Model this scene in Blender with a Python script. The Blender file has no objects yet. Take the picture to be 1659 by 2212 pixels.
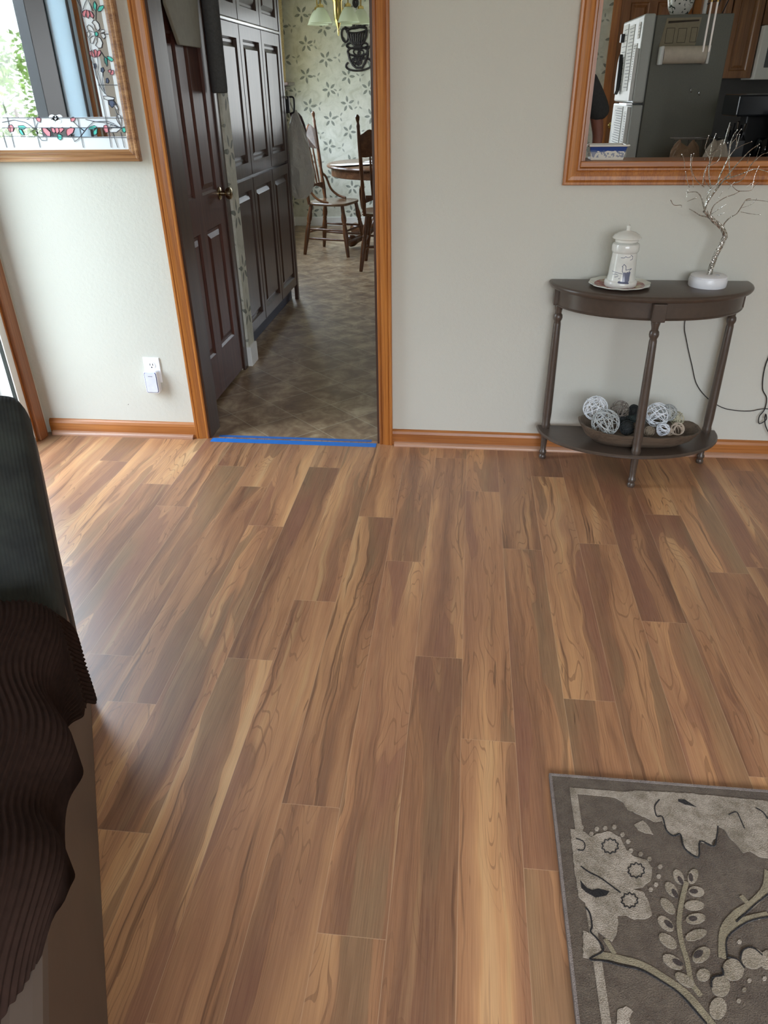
import bpy, math, random
from mathutils import Vector, Matrix
random.seed(7)
S = bpy.context.scene
COL = S.collection
PI = math.pi

# ------------------------------------------------------------------ camera
CAMR = [[0.994199, 0.043152, -0.09852], [0.106775, -0.506141, 0.855816], [-0.012935, -0.861371, -0.507812]]
cam_data = bpy.data.cameras.new('camera'); cam = bpy.data.objects.new('camera', cam_data); COL.objects.link(cam)
cam_data.sensor_fit = 'VERTICAL'; cam_data.sensor_height = 36.0; cam_data.lens = 36 * 1550.76 / 2212
cam_data.clip_start = 0.02; cam_data.clip_end = 200
r = CAMR
cam.matrix_world = Matrix(((r[0][0], -r[0][1], -r[0][2], 0.0), (r[1][0], -r[1][1], -r[1][2], -2.976),
                           (r[2][0], -r[2][1], -r[2][2], 1.4), (0, 0, 0, 1)))
S.camera = cam
# ------------------------------------------------------------------ colour, world
S.view_settings.view_transform = 'Standard'; S.view_settings.look = 'None'
S.view_settings.gamma = 1; S.view_settings.use_curve_mapping = False
S.view_settings.exposure = 0.32
S.cycles.max_bounces = 8; S.cycles.diffuse_bounces = 5; S.cycles.glossy_bounces = 4
S.cycles.transparent_max_bounces = 8; S.cycles.transmission_bounces = 4
S.cycles.sample_clamp_indirect = 6; S.cycles.caustics_reflective = False; S.cycles.caustics_refractive = False
S.cycles.use_denoising = True
SKY = 15.0
w = bpy.data.worlds.new('World'); S.world = w; w.use_nodes = True
bg = w.node_tree.nodes['Background']; bg.inputs[1].default_value = SKY
_t = w.node_tree; _g = _t.nodes.new('ShaderNodeTexCoord'); _s = _t.nodes.new('ShaderNodeSeparateXYZ'); _r = _t.nodes.new('ShaderNodeValToRGB')
_t.links.new(_g.outputs['Generated'], _s.inputs[0]); _t.links.new(_s.outputs['Z'], _r.inputs[0]); _t.links.new(_r.outputs[0], bg.inputs[0])
_r.color_ramp.elements[0].position = .04; _r.color_ramp.elements[0].color = (.27, .275, .28, 1)
_r.color_ramp.elements[1].position = .42; _r.color_ramp.elements[1].color = (.80, .88, 1.0, 1)

def area(name, loc, rot, sx, sy, power, color, portal=False):
    l = bpy.data.lights.new(name, 'AREA'); l.shape = 'RECTANGLE'; l.size = sx; l.size_y = sy
    l.energy = power; l.color = color
    if portal: l.cycles.is_portal = True
    o = bpy.data.objects.new(name, l); o.location = loc; o.rotation_euler = rot; COL.objects.link(o); return o
# light comes in through the openings (portals guide the sky light)
area('portal_patio_door', (-2.11, -.46, 1.06), (0, -PI/2, 0), 1.9, .56, 0, (1, 1, 1), True)
area('portal_dining_window', (-2.21, 4.6, 1.5), (0, -PI/2, 0), 1.2, 2.1, 0, (1, 1, 1), True)
area("portal_unseen_fill_window", (.95, -5.1, 1.475), (PI/2, 0, 0), 2.9, 1.35, 0, (1, 1, 1), True)  # opening added behind the camera for ambient light
area('portal_kitchen_window', (.3, 6.16, 1.55), (-PI/2, 0, 0), 1.3, 1.1, 0, (1, 1, 1), True)
# daylight pouring in, placed just outside each opening


# ------------------------------------------------------------------ mesh helpers
class MB:
    def __init__(s): s.v = []; s.f = []; s.m = []; s.cur = 0; s.uv = None
    def add(s, vs, fs):
        n = len(s.v); s.v += [tuple(p) for p in vs]
        for f in fs: s.f.append(tuple(i + n for i in f)); s.m.append(s.cur)
        return s
    def box(s, x0, x1, y0, y1, z0, z1):
        return s.add([(x0,y0,z0),(x1,y0,z0),(x1,y1,z0),(x0,y1,z0),(x0,y0,z1),(x1,y0,z1),(x1,y1,z1),(x0,y1,z1)],
                     [(0,3,2,1),(4,5,6,7),(0,1,5,4),(1,2,6,5),(2,3,7,6),(3,0,4,7)])
    def prism(s, pts, fn, t0, t1):
        """polygon pts (a,b) mapped by fn(a,b,t); extruded t0..t1"""
        n = len(pts); A = [fn(a, b, t0) for a, b in pts]; B = [fn(a, b, t1) for a, b in pts]
        return s.add(A + B, [tuple(range(n))[::-1], tuple(range(n, 2*n))] + [(i, (i+1) % n, n + (i+1) % n, n + i) for i in range(n)])
    def tube(s, pts, r, seg=8, closed=False, cap=True):
        pts = [Vector(p) for p in pts]; n = len(pts)
        if not hasattr(r, '__len__'): r = [r] * n
        vs = []; up = None
        for i, p in enumerate(pts):
            a = pts[(i-1) % n] if (closed or i > 0) else p
            b = pts[(i+1) % n] if (closed or i < n-1) else p
            t = (b - a).normalized() if (b-a).length > 1e-9 else Vector((0,0,1))
            if up is None: up = t.orthogonal().normalized()
            up = (up - t * up.dot(t)); up = up.normalized() if up.length > 1e-6 else t.orthogonal().normalized()
            sd = t.cross(up)
            for k in range(seg):
                c = 2*PI*k/seg; vs.append(p + (up*math.cos(c) + sd*math.sin(c)) * r[i])
        fs = []
        for i in range(n if closed else n-1):
            j = (i+1) % n
            for k in range(seg): fs.append((i*seg+k, i*seg+(k+1) % seg, j*seg+(k+1) % seg, j*seg+k))
        if cap and not closed: fs += [tuple(range(seg))[::-1], tuple(range((n-1)*seg, n*seg))]
        return s.add(vs, fs)
    def lathe(s, prof, c, seg=24, axis=None, sx=1, sy=1):
        """prof [(r,h)] around axis at c"""
        c = Vector(c); ax = Vector(axis).normalized() if axis else Vector((0,0,1))
        a = ax.orthogonal().normalized() if axis else Vector((1,0,0)); b = ax.cross(a)
        vs = []
        for rr, h in prof:
            for k in range(seg):
                t = 2*PI*k/seg; vs.append(c + ax*h + a*(rr*math.cos(t)*sx) + b*(rr*math.sin(t)*sy))
        fs = []; m = len(prof)
        for i in range(m-1):
            for k in range(seg): fs.append((i*seg+k, i*seg+(k+1) % seg, (i+1)*seg+(k+1) % seg, (i+1)*seg+k))
        fs += [tuple(range(seg))[::-1], tuple(range((m-1)*seg, m*seg))]
        return s.add(vs, fs)
    def ell(s, c, rx, ry, rz, n=10, seg=16):
        return s.lathe([(math.sin(PI*i/n) * 1.0 + 1e-5, -math.cos(PI*i/n)) for i in range(n+1)], (0,0,0), seg) and s._fix(c, rx, ry, rz, (n+1)*seg)
    def _fix(s, c, rx, ry, rz, k):
        for i in range(len(s.v)-k, len(s.v)):
            x, y, z = s.v[i]; s.v[i] = (c[0]+x*rx, c[1]+y*ry, c[2]+z*rz)
        return s
    def grid(s, nu, nv, fn, closed_u=False):
        vs = [fn(i/(nu - (0 if closed_u else 1)), j/(nv-1)) for j in range(nv) for i in range(nu)]; fs = []
        for j in range(nv-1):
            for i in range(nu if closed_u else nu-1):
                fs.append((j*nu+i, j*nu+(i+1) % nu, (j+1)*nu+(i+1) % nu, (j+1)*nu+i))
        return s.add(vs, fs)
    def sweep(s, prof, path, miter=True):
        """prof [(a,b)] with frame vectors; path = list of (point, avec, bvec)"""
        n = len(prof); vs = []
        for p, a, b in path:
            p, a, b = Vector(p), Vector(a), Vector(b)
            for (u, v) in prof: vs.append(p + a*u + b*v)
        fs = []
        for i in range(len(path)-1):
            for k in range(n): fs.append((i*n+k, i*n+(k+1) % n, (i+1)*n+(k+1) % n, (i+1)*n+k))
        fs += [tuple(range(n))[::-1], tuple(range((len(path)-1)*n, len(path)*n))]
        return s.add(vs, fs)
    def build(s, name, mats, parent=None, smooth=False, bevel=0, subd=0, origin=None):
        if not isinstance(mats, (list, tuple)): mats = [mats]
        off = Vector((0,0,0)); q = parent
        while q is not None: off += q.location; q = q.parent
        vs = [Vector(p) - off for p in s.v]
        if parent is None:
            if origin is None:
                xs = [p.x for p in vs]; ys = [p.y for p in vs]; zs = [p.z for p in vs]
                origin = ((min(xs)+max(xs))/2, (min(ys)+max(ys))/2, min(zs))
            o3 = Vector(origin); vs = [p - o3 for p in vs]
        me = bpy.data.meshes.new(name); me.from_pydata([tuple(p) for p in vs], [], s.f); me.update()
        for m in mats: me.materials.append(m)
        for p, k in zip(me.polygons, s.m): p.material_index = k; p.use_smooth = bool(smooth)
        o = bpy.data.objects.new(name, me); COL.objects.link(o)
        if parent is not None: o.parent = parent
        else: o.location = origin
        bmfix(me)
        if bevel:
            b = o.modifiers.new('bevel', 'BEVEL'); b.width = bevel; b.segments = 2; b.limit_method = 'ANGLE'; b.angle_limit = 0.7
        if subd:
            b = o.modifiers.new('subd', 'SUBSURF'); b.levels = subd; b.render_levels = subd
        if smooth and not subd:
            try: me.set_sharp_from_angle(angle=math.radians(40))
            except Exception: pass
        return o
import bmesh
def bmfix(me):
    bm = bmesh.new(); bm.from_mesh(me); bmesh.ops.recalc_face_normals(bm, faces=bm.faces); bm.to_mesh(me); bm.free()

def tag(o, label, cat, group=None, kind=None):
    if label: o['label'] = label
    if cat: o['category'] = cat
    if group: o['group'] = group
    if kind: o['kind'] = kind
    return o
def thing(name, loc, label, cat, group=None):
    o = bpy.data.objects.new(name, None); o.empty_display_size = .05; o.location = loc; COL.objects.link(o)
    return tag(o, label, cat, group)
def struct(o): o['kind'] = 'structure'; return o
def copy_thing(root, loc, rz, label=None):
    c = root.copy(); COL.objects.link(c); c.location = loc; c.rotation_euler = (0, 0, rz)
    if label: c['label'] = label
    for ch in list(root.children):
        k = ch.copy(); COL.objects.link(k); k.parent = c
        for g in list(ch.children):
            h = g.copy(); COL.objects.link(h); h.parent = k
    return c
def smooth_path(P, n=4):
    P = [Vector(p) for p in P]; out = []
    for i in range(len(P)-1):
        p0 = P[max(i-1,0)]; p1 = P[i]; p2 = P[i+1]; p3 = P[min(i+2, len(P)-1)]
        for k in range(n):
            t = k/n
            out.append(.5*((2*p1)+(-p0+p2)*t+(2*p0-5*p1+4*p2-p3)*t*t+(-p0+3*p1-3*p2+p3)*t**3))
    out.append(P[-1]); return out

# ------------------------------------------------------------------ materials
def srgb(r, g, b):
    f = lambda c: (c/255/12.92) if c/255 <= .04045 else ((c/255+.055)/1.055)**2.4
    return (f(r), f(g), f(b), 1)
class NT:
    def __init__(s, name, rough=.5, col=(.5,.5,.5,1), metal=0, spec=.5):
        s.m = bpy.data.materials.new(name); s.m.use_nodes = True; s.t = s.m.node_tree
        s.b = s.t.nodes['Principled BSDF']; s.b.inputs['Roughness'].default_value = rough
        s.b.inputs['Base Color'].default_value = col; s.b.inputs['Metallic'].default_value = metal
        s.b.inputs['Specular IOR Level'].default_value = spec
    def n(s, t, **k):
        x = s.t.nodes.new(t)
        for a, v in k.items(): setattr(x, a, v)
        return x
    def lk(s, a, b): s.t.links.new(a, b)
    def set(s, sock, v):
        if isinstance(v, bpy.types.NodeSocket): s.lk(v, sock)
        elif v is not None: sock.default_value = v
    def math(s, op, a, b=None, c=None):
        x = s.n('ShaderNodeMath', operation=op); s.set(x.inputs[0], a)
        if b is not None: s.set(x.inputs[1], b)
        if c is not None: s.set(x.inputs[2], c)
        return x.outputs[0]
    def coord(s, kind='Object'):
        return s.n('ShaderNodeTexCoord').outputs[kind]
    def pos(s): return s.n('ShaderNodeNewGeometry').outputs['Position']
    def sep(s, v): x = s.n('ShaderNodeSeparateXYZ'); s.lk(v, x.inputs[0]); return x.outputs
    def comb(s, a, b, c):
        x = s.n('ShaderNodeCombineXYZ')
        for i, v in enumerate((a, b, c)): s.set(x.inputs[i], v)
        return x.outputs[0]
    def map(s, v, sc=(1,1,1), rot=(0,0,0), loc=(0,0,0)):
        x = s.n('ShaderNodeMapping'); s.lk(v, x.inputs[0]); x.inputs['Scale'].default_value = sc
        x.inputs['Rotation'].default_value = rot; x.inputs['Location'].default_value = loc; return x.outputs[0]
    def noise(s, v, scale=5, detail=3, rough=.5, dist=0):
        x = s.n('ShaderNodeTexNoise'); s.lk(v, x.inputs['Vector']); x.inputs['Scale'].default_value = scale
        x.inputs['Detail'].default_value = detail; x.inputs['Roughness'].default_value = rough
        x.inputs['Distortion'].default_value = dist; return x.outputs['Fac']
    def ramp(s, f, stops):
        x = s.n('ShaderNodeValToRGB'); s.lk(f, x.inputs[0]); e = x.color_ramp.elements
        while len(e) < len(stops): e.new(.5)
        for q, (p, c) in zip(e, stops): q.position = p; q.color = c if len(c) == 4 else (*c, 1)
        return x.outputs[0]
    def mix(s, f, a, b, bt='MIX'):
        x = s.n('ShaderNodeMix', data_type='RGBA', blend_type=bt); s.set(x.inputs[0], f)
        s.set(x.inputs[6], a); s.set(x.inputs[7], b); return x.outputs[2]
    def col(s, c): s.set(s.b.inputs['Base Color'], c); return s
    def rough(s, c): s.set(s.b.inputs['Roughness'], c); return s
    def bump(s, h, strength=.2, dist=.01):
        x = s.n('ShaderNodeBump'); s.lk(h, x.inputs['Height']); x.inputs['Strength'].default_value = strength
        x.inputs['Distance'].default_value = dist; s.lk(x.outputs[0], s.b.inputs['Normal']); return s
def plain(name, c, rough=.5, metal=0, nscale=30, var=.06, bump=0, spec=.5):
    k = NT(name, rough, c, metal, spec); f = k.noise(k.coord(), nscale, 3)
    d = tuple(x*(1-var) for x in c[:3]) + (1,); l = tuple(min(1, x*(1+var)) for x in c[:3]) + (1,)
    k.col(k.ramp(f, [(.3, d), (.7, l)]))
    if bump: k.bump(f, bump, .003)
    return k.m
def wood(name, dark, mid, light, axis='Z', rough=.35, sc=1.0, spec=.5, coat=0):
    k = NT(name, rough, mid, 0, spec); v = k.pos()
    st = {'X': (.55, 14, 14), 'Y': (14, .55, 14), 'Z': (14, 14, .55)}[axis]
    a = k.noise(k.map(v, tuple(x*sc for x in st)), 1.6, 4, .55, .6)
    st2 = {'X': (3, 170, 170), 'Y': (170, 3, 170), 'Z': (170, 170, 3)}[axis]
    f = k.noise(k.map(v, st2), 1.5, 2)
    c = k.ramp(a, [(.28, dark), (.5, mid), (.72, light)])
    k.col(k.mix(.35, c, k.ramp(f, [(.35, dark), (.62, light)])))
    k.bump(f, .08, .002)
    if coat: k.b.inputs['Coat Weight'].default_value = coat; k.b.inputs['Coat Roughness'].default_value = .15
    return k.m
OAKC = (srgb(128,70,28), srgb(168,102,44), srgb(196,130,64))
M = {}
for ax in 'XYZ': M['oak'+ax] = wood('oak_'+ax, *OAKC, axis=ax, rough=.32, coat=.15)
M['base_oak'] = wood('baseboard_oak', srgb(130,74,34), srgb(164,100,48), srgb(186,124,66), axis='X', rough=.35)
M['quarter'] = wood('quarter_round_wood', srgb(150,108,84), srgb(176,132,104), srgb(196,154,124), axis='X', rough=.35)
DK = (srgb(42,25,18), srgb(62,39,29), srgb(80,54,42))
M['darkZ'] = wood('dark_walnut_Z', *DK, axis='Z', rough=.32, coat=.22, sc=2)
M['darkX'] = wood('dark_walnut_X', *DK, axis='X', rough=.35, coat=.2, sc=2)
M['door'] = wood('dark_door_wood', srgb(60,32,26), srgb(86,48,40), srgb(104,64,54), axis='Z', rough=.42, coat=.08, sc=2)
M['chairwood'] = wood('chair_wood', srgb(62,36,20), srgb(96,58,32), srgb(130,84,48), axis='Z', rough=.35, coat=.3)
M['tablewood'] = wood('table_wood', srgb(70,44,30), srgb(100,66,44), srgb(128,90,62), axis='X', rough=.25, coat=.3)
M['console'] = plain('console_brown', srgb(78,66,57), .3, nscale=60, var=.08)
M['bowlwood'] = wood('dough_bowl_wood', srgb(66,56,47), srgb(98,84,70), srgb(124,108,92), axis='X', rough=.6)

def wallmat(name, c):
    k = NT(name, .55, c, 0, .35); v = k.pos()
    n1 = k.noise(v, 60, 2); n2 = k.noise(v, 210, 2)
    k.col(k.ramp(k.noise(v, 2.5, 2), [(.3, tuple(x*.975 for x in c[:3])+(1,)), (.7, c)]))
    k.bump(k.math('ADD', n1, k.math('MULTIPLY', n2, .5)), .28, .004); return k.m
M['wall'] = wallmat('living_wall_paint', srgb(206,206,196))
M['ceil'] = wallmat('ceiling_paint', srgb(232,230,224))
M['white'] = plain('white_paint', srgb(232,232,228), .35, var=.02)
M['plastic'] = plain('white_plastic', srgb(236,238,242), .28, var=.015)
M['black'] = plain('black_plastic', srgb(20,21,24), .4)
M['chrome'] = plain('chrome', srgb(225,225,228), .18, 1, var=.02)
M['nickel'] = plain('brushed_nickel', srgb(190,180,165), .25, 1, var=.05)
M['brass'] = plain('polished_brass', srgb(206,182,116), .18, 1, var=.05)
M['iron'] = plain('dark_iron', srgb(52,48,50), .45, .6)
M['cable'] = plain('black_cable', srgb(22,22,24), .5)
M['ceramic'] = plain('white_ceramic', srgb(226,226,218), .15, var=.03)
M['paper'] = plain('white_paper', srgb(238,238,234), .7, var=.02)

def wallpaper():
    k = NT('leaf_wallpaper', .6); p = k.sep(k.pos())
    u = k.math('ADD', p[0], p[1]); v = p[2]      # walls are axis aligned: x+y runs along either wall
    base = k.ramp(k.noise(k.comb(u, v, 0), 7, 5, .6, 1.2), [(.3, srgb(186,186,168)), (.5, srgb(208,208,194)), (.72, srgb(220,219,206))])
    def motif(sx, sy, ox, oy, R, petals, rotseed):
        a = k.math('DIVIDE', k.math('ADD', u, ox), sx); row = k.math('FLOOR', a)
        b = k.math('ADD', k.math('DIVIDE', k.math('ADD', v, oy), sy), k.math('MULTIPLY', k.math('MODULO', k.math('ABSOLUTE', row), 2.0), .5))
        cb = k.math('FLOOR', b)
        wn = k.n('ShaderNodeTexWhiteNoise', noise_dimensions='2D'); k.lk(k.comb(row, k.math('ADD', cb, rotseed), 0), wn.inputs['Vector'])
        rs = k.sep(wn.outputs['Color'])
        fx = k.math('MULTIPLY', k.math('SUBTRACT', k.math('FRACT', a), k.math('ADD', .42, k.math('MULTIPLY', rs[0], .16))), sx)
        fy = k.math('MULTIPLY', k.math('SUBTRACT', k.math('FRACT', b), k.math('ADD', .42, k.math('MULTIPLY', rs[1], .16))), sy)
        rr = k.math('SQRT', k.math('ADD', k.math('MULTIPLY', fx, fx), k.math('MULTIPLY', fy, fy)))
        th = k.math('ADD', k.math('ARCTAN2', fy, fx), k.math('MULTIPLY', rs[2], 6.28))
        c = k.math('ABSOLUTE', k.math('COSINE', k.math('MULTIPLY', th, petals/2)))
        t0 = k.math('DIVIDE', rr, R); t = k.math('DIVIDE', k.math('SUBTRACT', t0, .2), .8)   # 0..1 along petal, free of the centre
        # petal: pointed at both ends, wide in the middle
        wdt = k.math('MULTIPLY', k.math('MULTIPLY', t, k.math('SUBTRACT', 1.0, t)), 1.05)
        # angular distance to petal axis ~ acos(c)
        ang = k.math('MULTIPLY', k.math('ARCCOSINE', c), 2.0/petals)
        d = k.math('MULTIPLY', k.math('SINE', ang), t0)
        return k.math('MULTIPLY', k.math('LESS_THAN', d, k.math('MULTIPLY', wdt, .62)), k.math('LESS_THAN', t, 1.0))
    m1 = motif(.23, .28, 0.05, 0.0, .080, 5, 3.0)
    m2 = motif(.23, .28, .165, .14, .052, 3, 11.0)
    m = k.math('MAXIMUM', m1, k.math('MULTIPLY', m2, .75))
    g = k.ramp(k.noise(k.comb(u, v, 0), 40, 2), [(.3, srgb(84,90,82)), (.7, srgb(124,130,120))])
    sw = k.noise(k.comb(u, v, 5), 26, 1, .5, 2.5)
    vine = k.math('LESS_THAN', k.math('ABSOLUTE', k.math('SUBTRACT', sw, .5)), .012)
    c = k.mix(k.math('MULTIPLY', vine, .25), base, srgb(150,156,138))
    k.col(k.mix(k.math('MULTIPLY', m, .85), c, g)); return k.m
M['paper_wall'] = wallpaper()

def floormat():
    k = NT('wood_laminate', .36, spec=.8)
    uv = k.n('ShaderNodeUVMap', uv_map='UVMap').outputs[0]; s = k.sep(uv)
    at = k.n('ShaderNodeVertexColor', layer_name='plank').outputs['Color']; rn = k.sep(at)
    u, v = s[0], s[1]
    z = k.math('MULTIPLY', rn[0], 50)
    # slow wander of the grain sideways
    wv = k.noise(k.comb(k.math('MULTIPLY', u, 4), k.math('MULTIPLY', v, 2.0), z), 1.0, 3, .5)
    uw = k.math('ADD', u, k.math('MULTIPLY', k.math('SUBTRACT', wv, .5), .085))
    big = k.noise(k.comb(k.math('MULTIPLY', uw, 12), k.math('MULTIPLY', v, .62), z), 1.0, 3, .55, .35)
    big = k.math('ADD', big, k.math('MULTIPLY', k.math('SUBTRACT', rn[1], .5), .13))
    c = k.ramp(big, [(.31, srgb(116,78,60)), (.39, srgb(146,102,74)), (.455, srgb(172,122,86)), (.53, srgb(188,138,98)), (.60, srgb(208,156,108)), (.70, srgb(220,178,130))])
    # dark streaks
    st = k.noise(k.comb(k.math('MULTIPLY', uw, 46), k.math('MULTIPLY', v, 1.1), k.math('ADD', z, 9)), 1.0, 3, .6, .3)
    c = k.mix(k.ramp(st, [(.585, (0,0,0)), (.67, (.8,.8,.8))]), c, srgb(92,58,42))
    lt = k.noise(k.comb(k.math('MULTIPLY', uw, 34), k.math('MULTIPLY', v, 1.0), k.math('ADD', z, 21)), 1.0, 2, .5, .4)
    c = k.mix(k.ramp(lt, [(.60, (0,0,0)), (.75, (.6,.6,.6))]), c, srgb(206,168,118))
    # heartwood islands with crisp wavy edges, growth lines running along them
    gr = k.noise(k.comb(k.math('MULTIPLY', uw, 10), k.math('MULTIPLY', v, .95), k.math('ADD', z, 33)), 1.0, 2, .4, .15)
    rs = k.noise(k.comb(k.math('MULTIPLY', uw, 7), k.math('MULTIPLY', v, 1.0), k.math('ADD', z, 47)), 1.0, 2)
    c = k.mix(k.ramp(rs, [(.50, (0,0,0)), (.62, (.6,.6,.6))]), c, srgb(154,106,80))
    heart = k.ramp(gr, [(.548, (0,0,0)), (.560, (.68,.68,.68)), (.66, (.85,.85,.85))])
    hc = k.ramp(rs, [(.40, srgb(128,102,76)), (.50, srgb(138,98,72)), (.60, srgb(132,86,70))])
    c = k.mix(heart, c, hc)
    ln = k.math('FRACT', k.math('MULTIPLY', gr, 36))
    ln = k.math('MULTIPLY', k.math('LESS_THAN', ln, .14), k.ramp(gr, [(.40, (0,0,0)), (.47, (.7,.7,.7)), (.548, (.8,.8,.8)), (.57, (.1,.1,.1))]))
    c = k.mix(k.math('MULTIPLY', ln, .75), c, srgb(124,84,58))
    fl = k.noise(k.comb(k.math('MULTIPLY', uw, 95), k.math('MULTIPLY', v, 5.5), k.math('ADD', z, 71)), 1.0, 2)
    c = k.mix(k.ramp(fl, [(.70, (0,0,0)), (.74, (.7,.7,.7))]), c, srgb(84,54,38))
    fine = k.noise(k.comb(k.math('MULTIPLY', u, 420), k.math('MULTIPLY', v, 9), z), 1.0, 2)
    c = k.mix(.22, c, k.ramp(fine, [(.3, srgb(120,84,60)), (.7, srgb(206,160,118))]))
    # per board tone
    c = k.mix(1.0, c, k.ramp(rn[2], [(0, (.80,.79,.78)), (.5, (.93,.92,.91)), (1, (1.04,1.03,1.0))]), 'MULTIPLY')
    # seams (uv2 carries distance inside the board)
    e = k.sep(k.n('ShaderNodeUVMap', uv_map='edge').outputs[0])
    seam = k.math('LESS_THAN', k.math('MINIMUM', e[0], e[1]), .0008)
    c = k.mix(k.math('MULTIPLY', seam, .38), c, srgb(206,172,136))
    k.col(c); k.rough(k.math('ADD', .31, k.math('MULTIPLY', fine, .16))); k.bump(fine, .06, .002)
    return k.m
M['floor'] = floormat()
def vinyl():
    k = NT('stone_tile_vinyl', .38, spec=.5); p = k.sep(k.pos()); T = .318
    a = k.math('DIVIDE', k.math('ADD', k.math('ADD', p[0], p[1]), .537+T*20), T)
    b = k.math('DIVIDE', k.math('ADD', k.math('SUBTRACT', p[0], p[1]), .794+T*40), T)
    fa, fb = k.math('FRACT', a), k.math('FRACT', b)
    g = k.math('MINIMUM', k.math('MINIMUM', fa, k.math('SUBTRACT', 1.0, fa)), k.math('MINIMUM', fb, k.math('SUBTRACT', 1.0, fb)))
    grout = k.math('LESS_THAN', g, .011)
    wn = k.n('ShaderNodeTexWhiteNoise', noise_dimensions='2D'); k.lk(k.comb(k.math('FLOOR', a), k.math('FLOOR', b), 0), wn.inputs['Vector'])
    n = k.noise(k.pos(), 9, 6, .62, .5); n2 = k.noise(k.pos(), 32, 4)
    t = k.math('ADD', k.math('MULTIPLY', n, .85), k.math('ADD', k.math('MULTIPLY', wn.outputs['Value'], .10), k.math('MULTIPLY', n2, .1)))
    c = k.ramp(t, [(.32, srgb(104,80,60)), (.48, srgb(136,110,84)), (.6, srgb(168,144,114)), (.72, srgb(196,178,146))])
    k.col(k.mix(k.math('MULTIPLY', grout, .5), c, srgb(200,190,165))); k.rough(.34)
    k.bump(n2, .05, .002); return k.m
M['vinyl'] = vinyl()
def glass(name='clear_glass', tint=(.93,.96,.97,1)):
    k = NT(name); t = k.t; t.nodes.remove(k.b)
    tr = k.n('ShaderNodeBsdfTransparent'); tr.inputs[0].default_value = tint
    gl = k.n('ShaderNodeBsdfGlossy'); gl.inputs['Roughness'].default_value = .02
    lw = k.n('ShaderNodeLayerWeight'); fr = k.math('MULTIPLY_ADD', k.math('POWER', lw.outputs['Facing'], 4.0), .5, .04)
    mx = k.n('ShaderNodeMixShader'); k.lk(fr, mx.inputs[0]); k.lk(tr.outputs[0], mx.inputs[1]); k.lk(gl.outputs[0], mx.inputs[2])
    k.lk(mx.outputs[0], t.nodes['Material Output'].inputs[0]); return k.m
M['glass'] = glass(); M['dimglass'] = glass('window_dimming_glass', (.85,.86,.855,1))  # dimglass: tint added only to dim light from the kitchen window
# ------------------------------------------------------------------ the setting
def wallbox(name, boxes, mat):
    b = MB()
    for q in boxes: b.box(*q)
    return struct(b.build(name, mat))
CE = 2.44; XR = 3.0; YB = -5.0
DX0, DX1, DZ = -1.15, -.367, 2.05
PX0, PX1, PZ0, PZ1 = .405, 2.0, 1.143, 2.02
wallbox('wall_back', [(-2.1, DX0-.012, 0, .12, 0, CE), (DX0-.012, DX1+.012, 0, .12, DZ, CE), (DX1+.012, PX0, 0, .12, 0, CE),
                      (PX0, PX1, 0, .12, 0, PZ0), (PX0, PX1, 0, .12, PZ1, CE), (PX1, XR, 0, .12, 0, CE)], M['wall'])
# patio door opening in the left wall
LY0, LY1, LZ = -1.20, -.10, 2.06
wallbox('wall_left', [(-2.1, -1.96, LY1, 0, 0, CE), (-2.1, -1.96, YB, LY0, 0, CE), (-2.1, -1.96, LY0, LY1, LZ, CE)], M['wall'])
wallbox('wall_right', [(XR, XR+.12, YB, .12, 0, CE)], M['wall'])
FW0, FW1, FZ0, FZ1 = -.5, 2.4, .8, 2.15
wallbox('wall_front', [(-2.1, FW0, YB-.12, YB, 0, CE), (FW1, XR+.12, YB-.12, YB, 0, CE), (FW0, FW1, YB-.12, YB, 0, FZ0), (FW0, FW1, YB-.12, YB, FZ1, CE)], M['wall'])
wallbox('ceiling', [(-2.3, 3.5, YB-.12, 6.2, CE, CE+.1)], M['ceil'])
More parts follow.
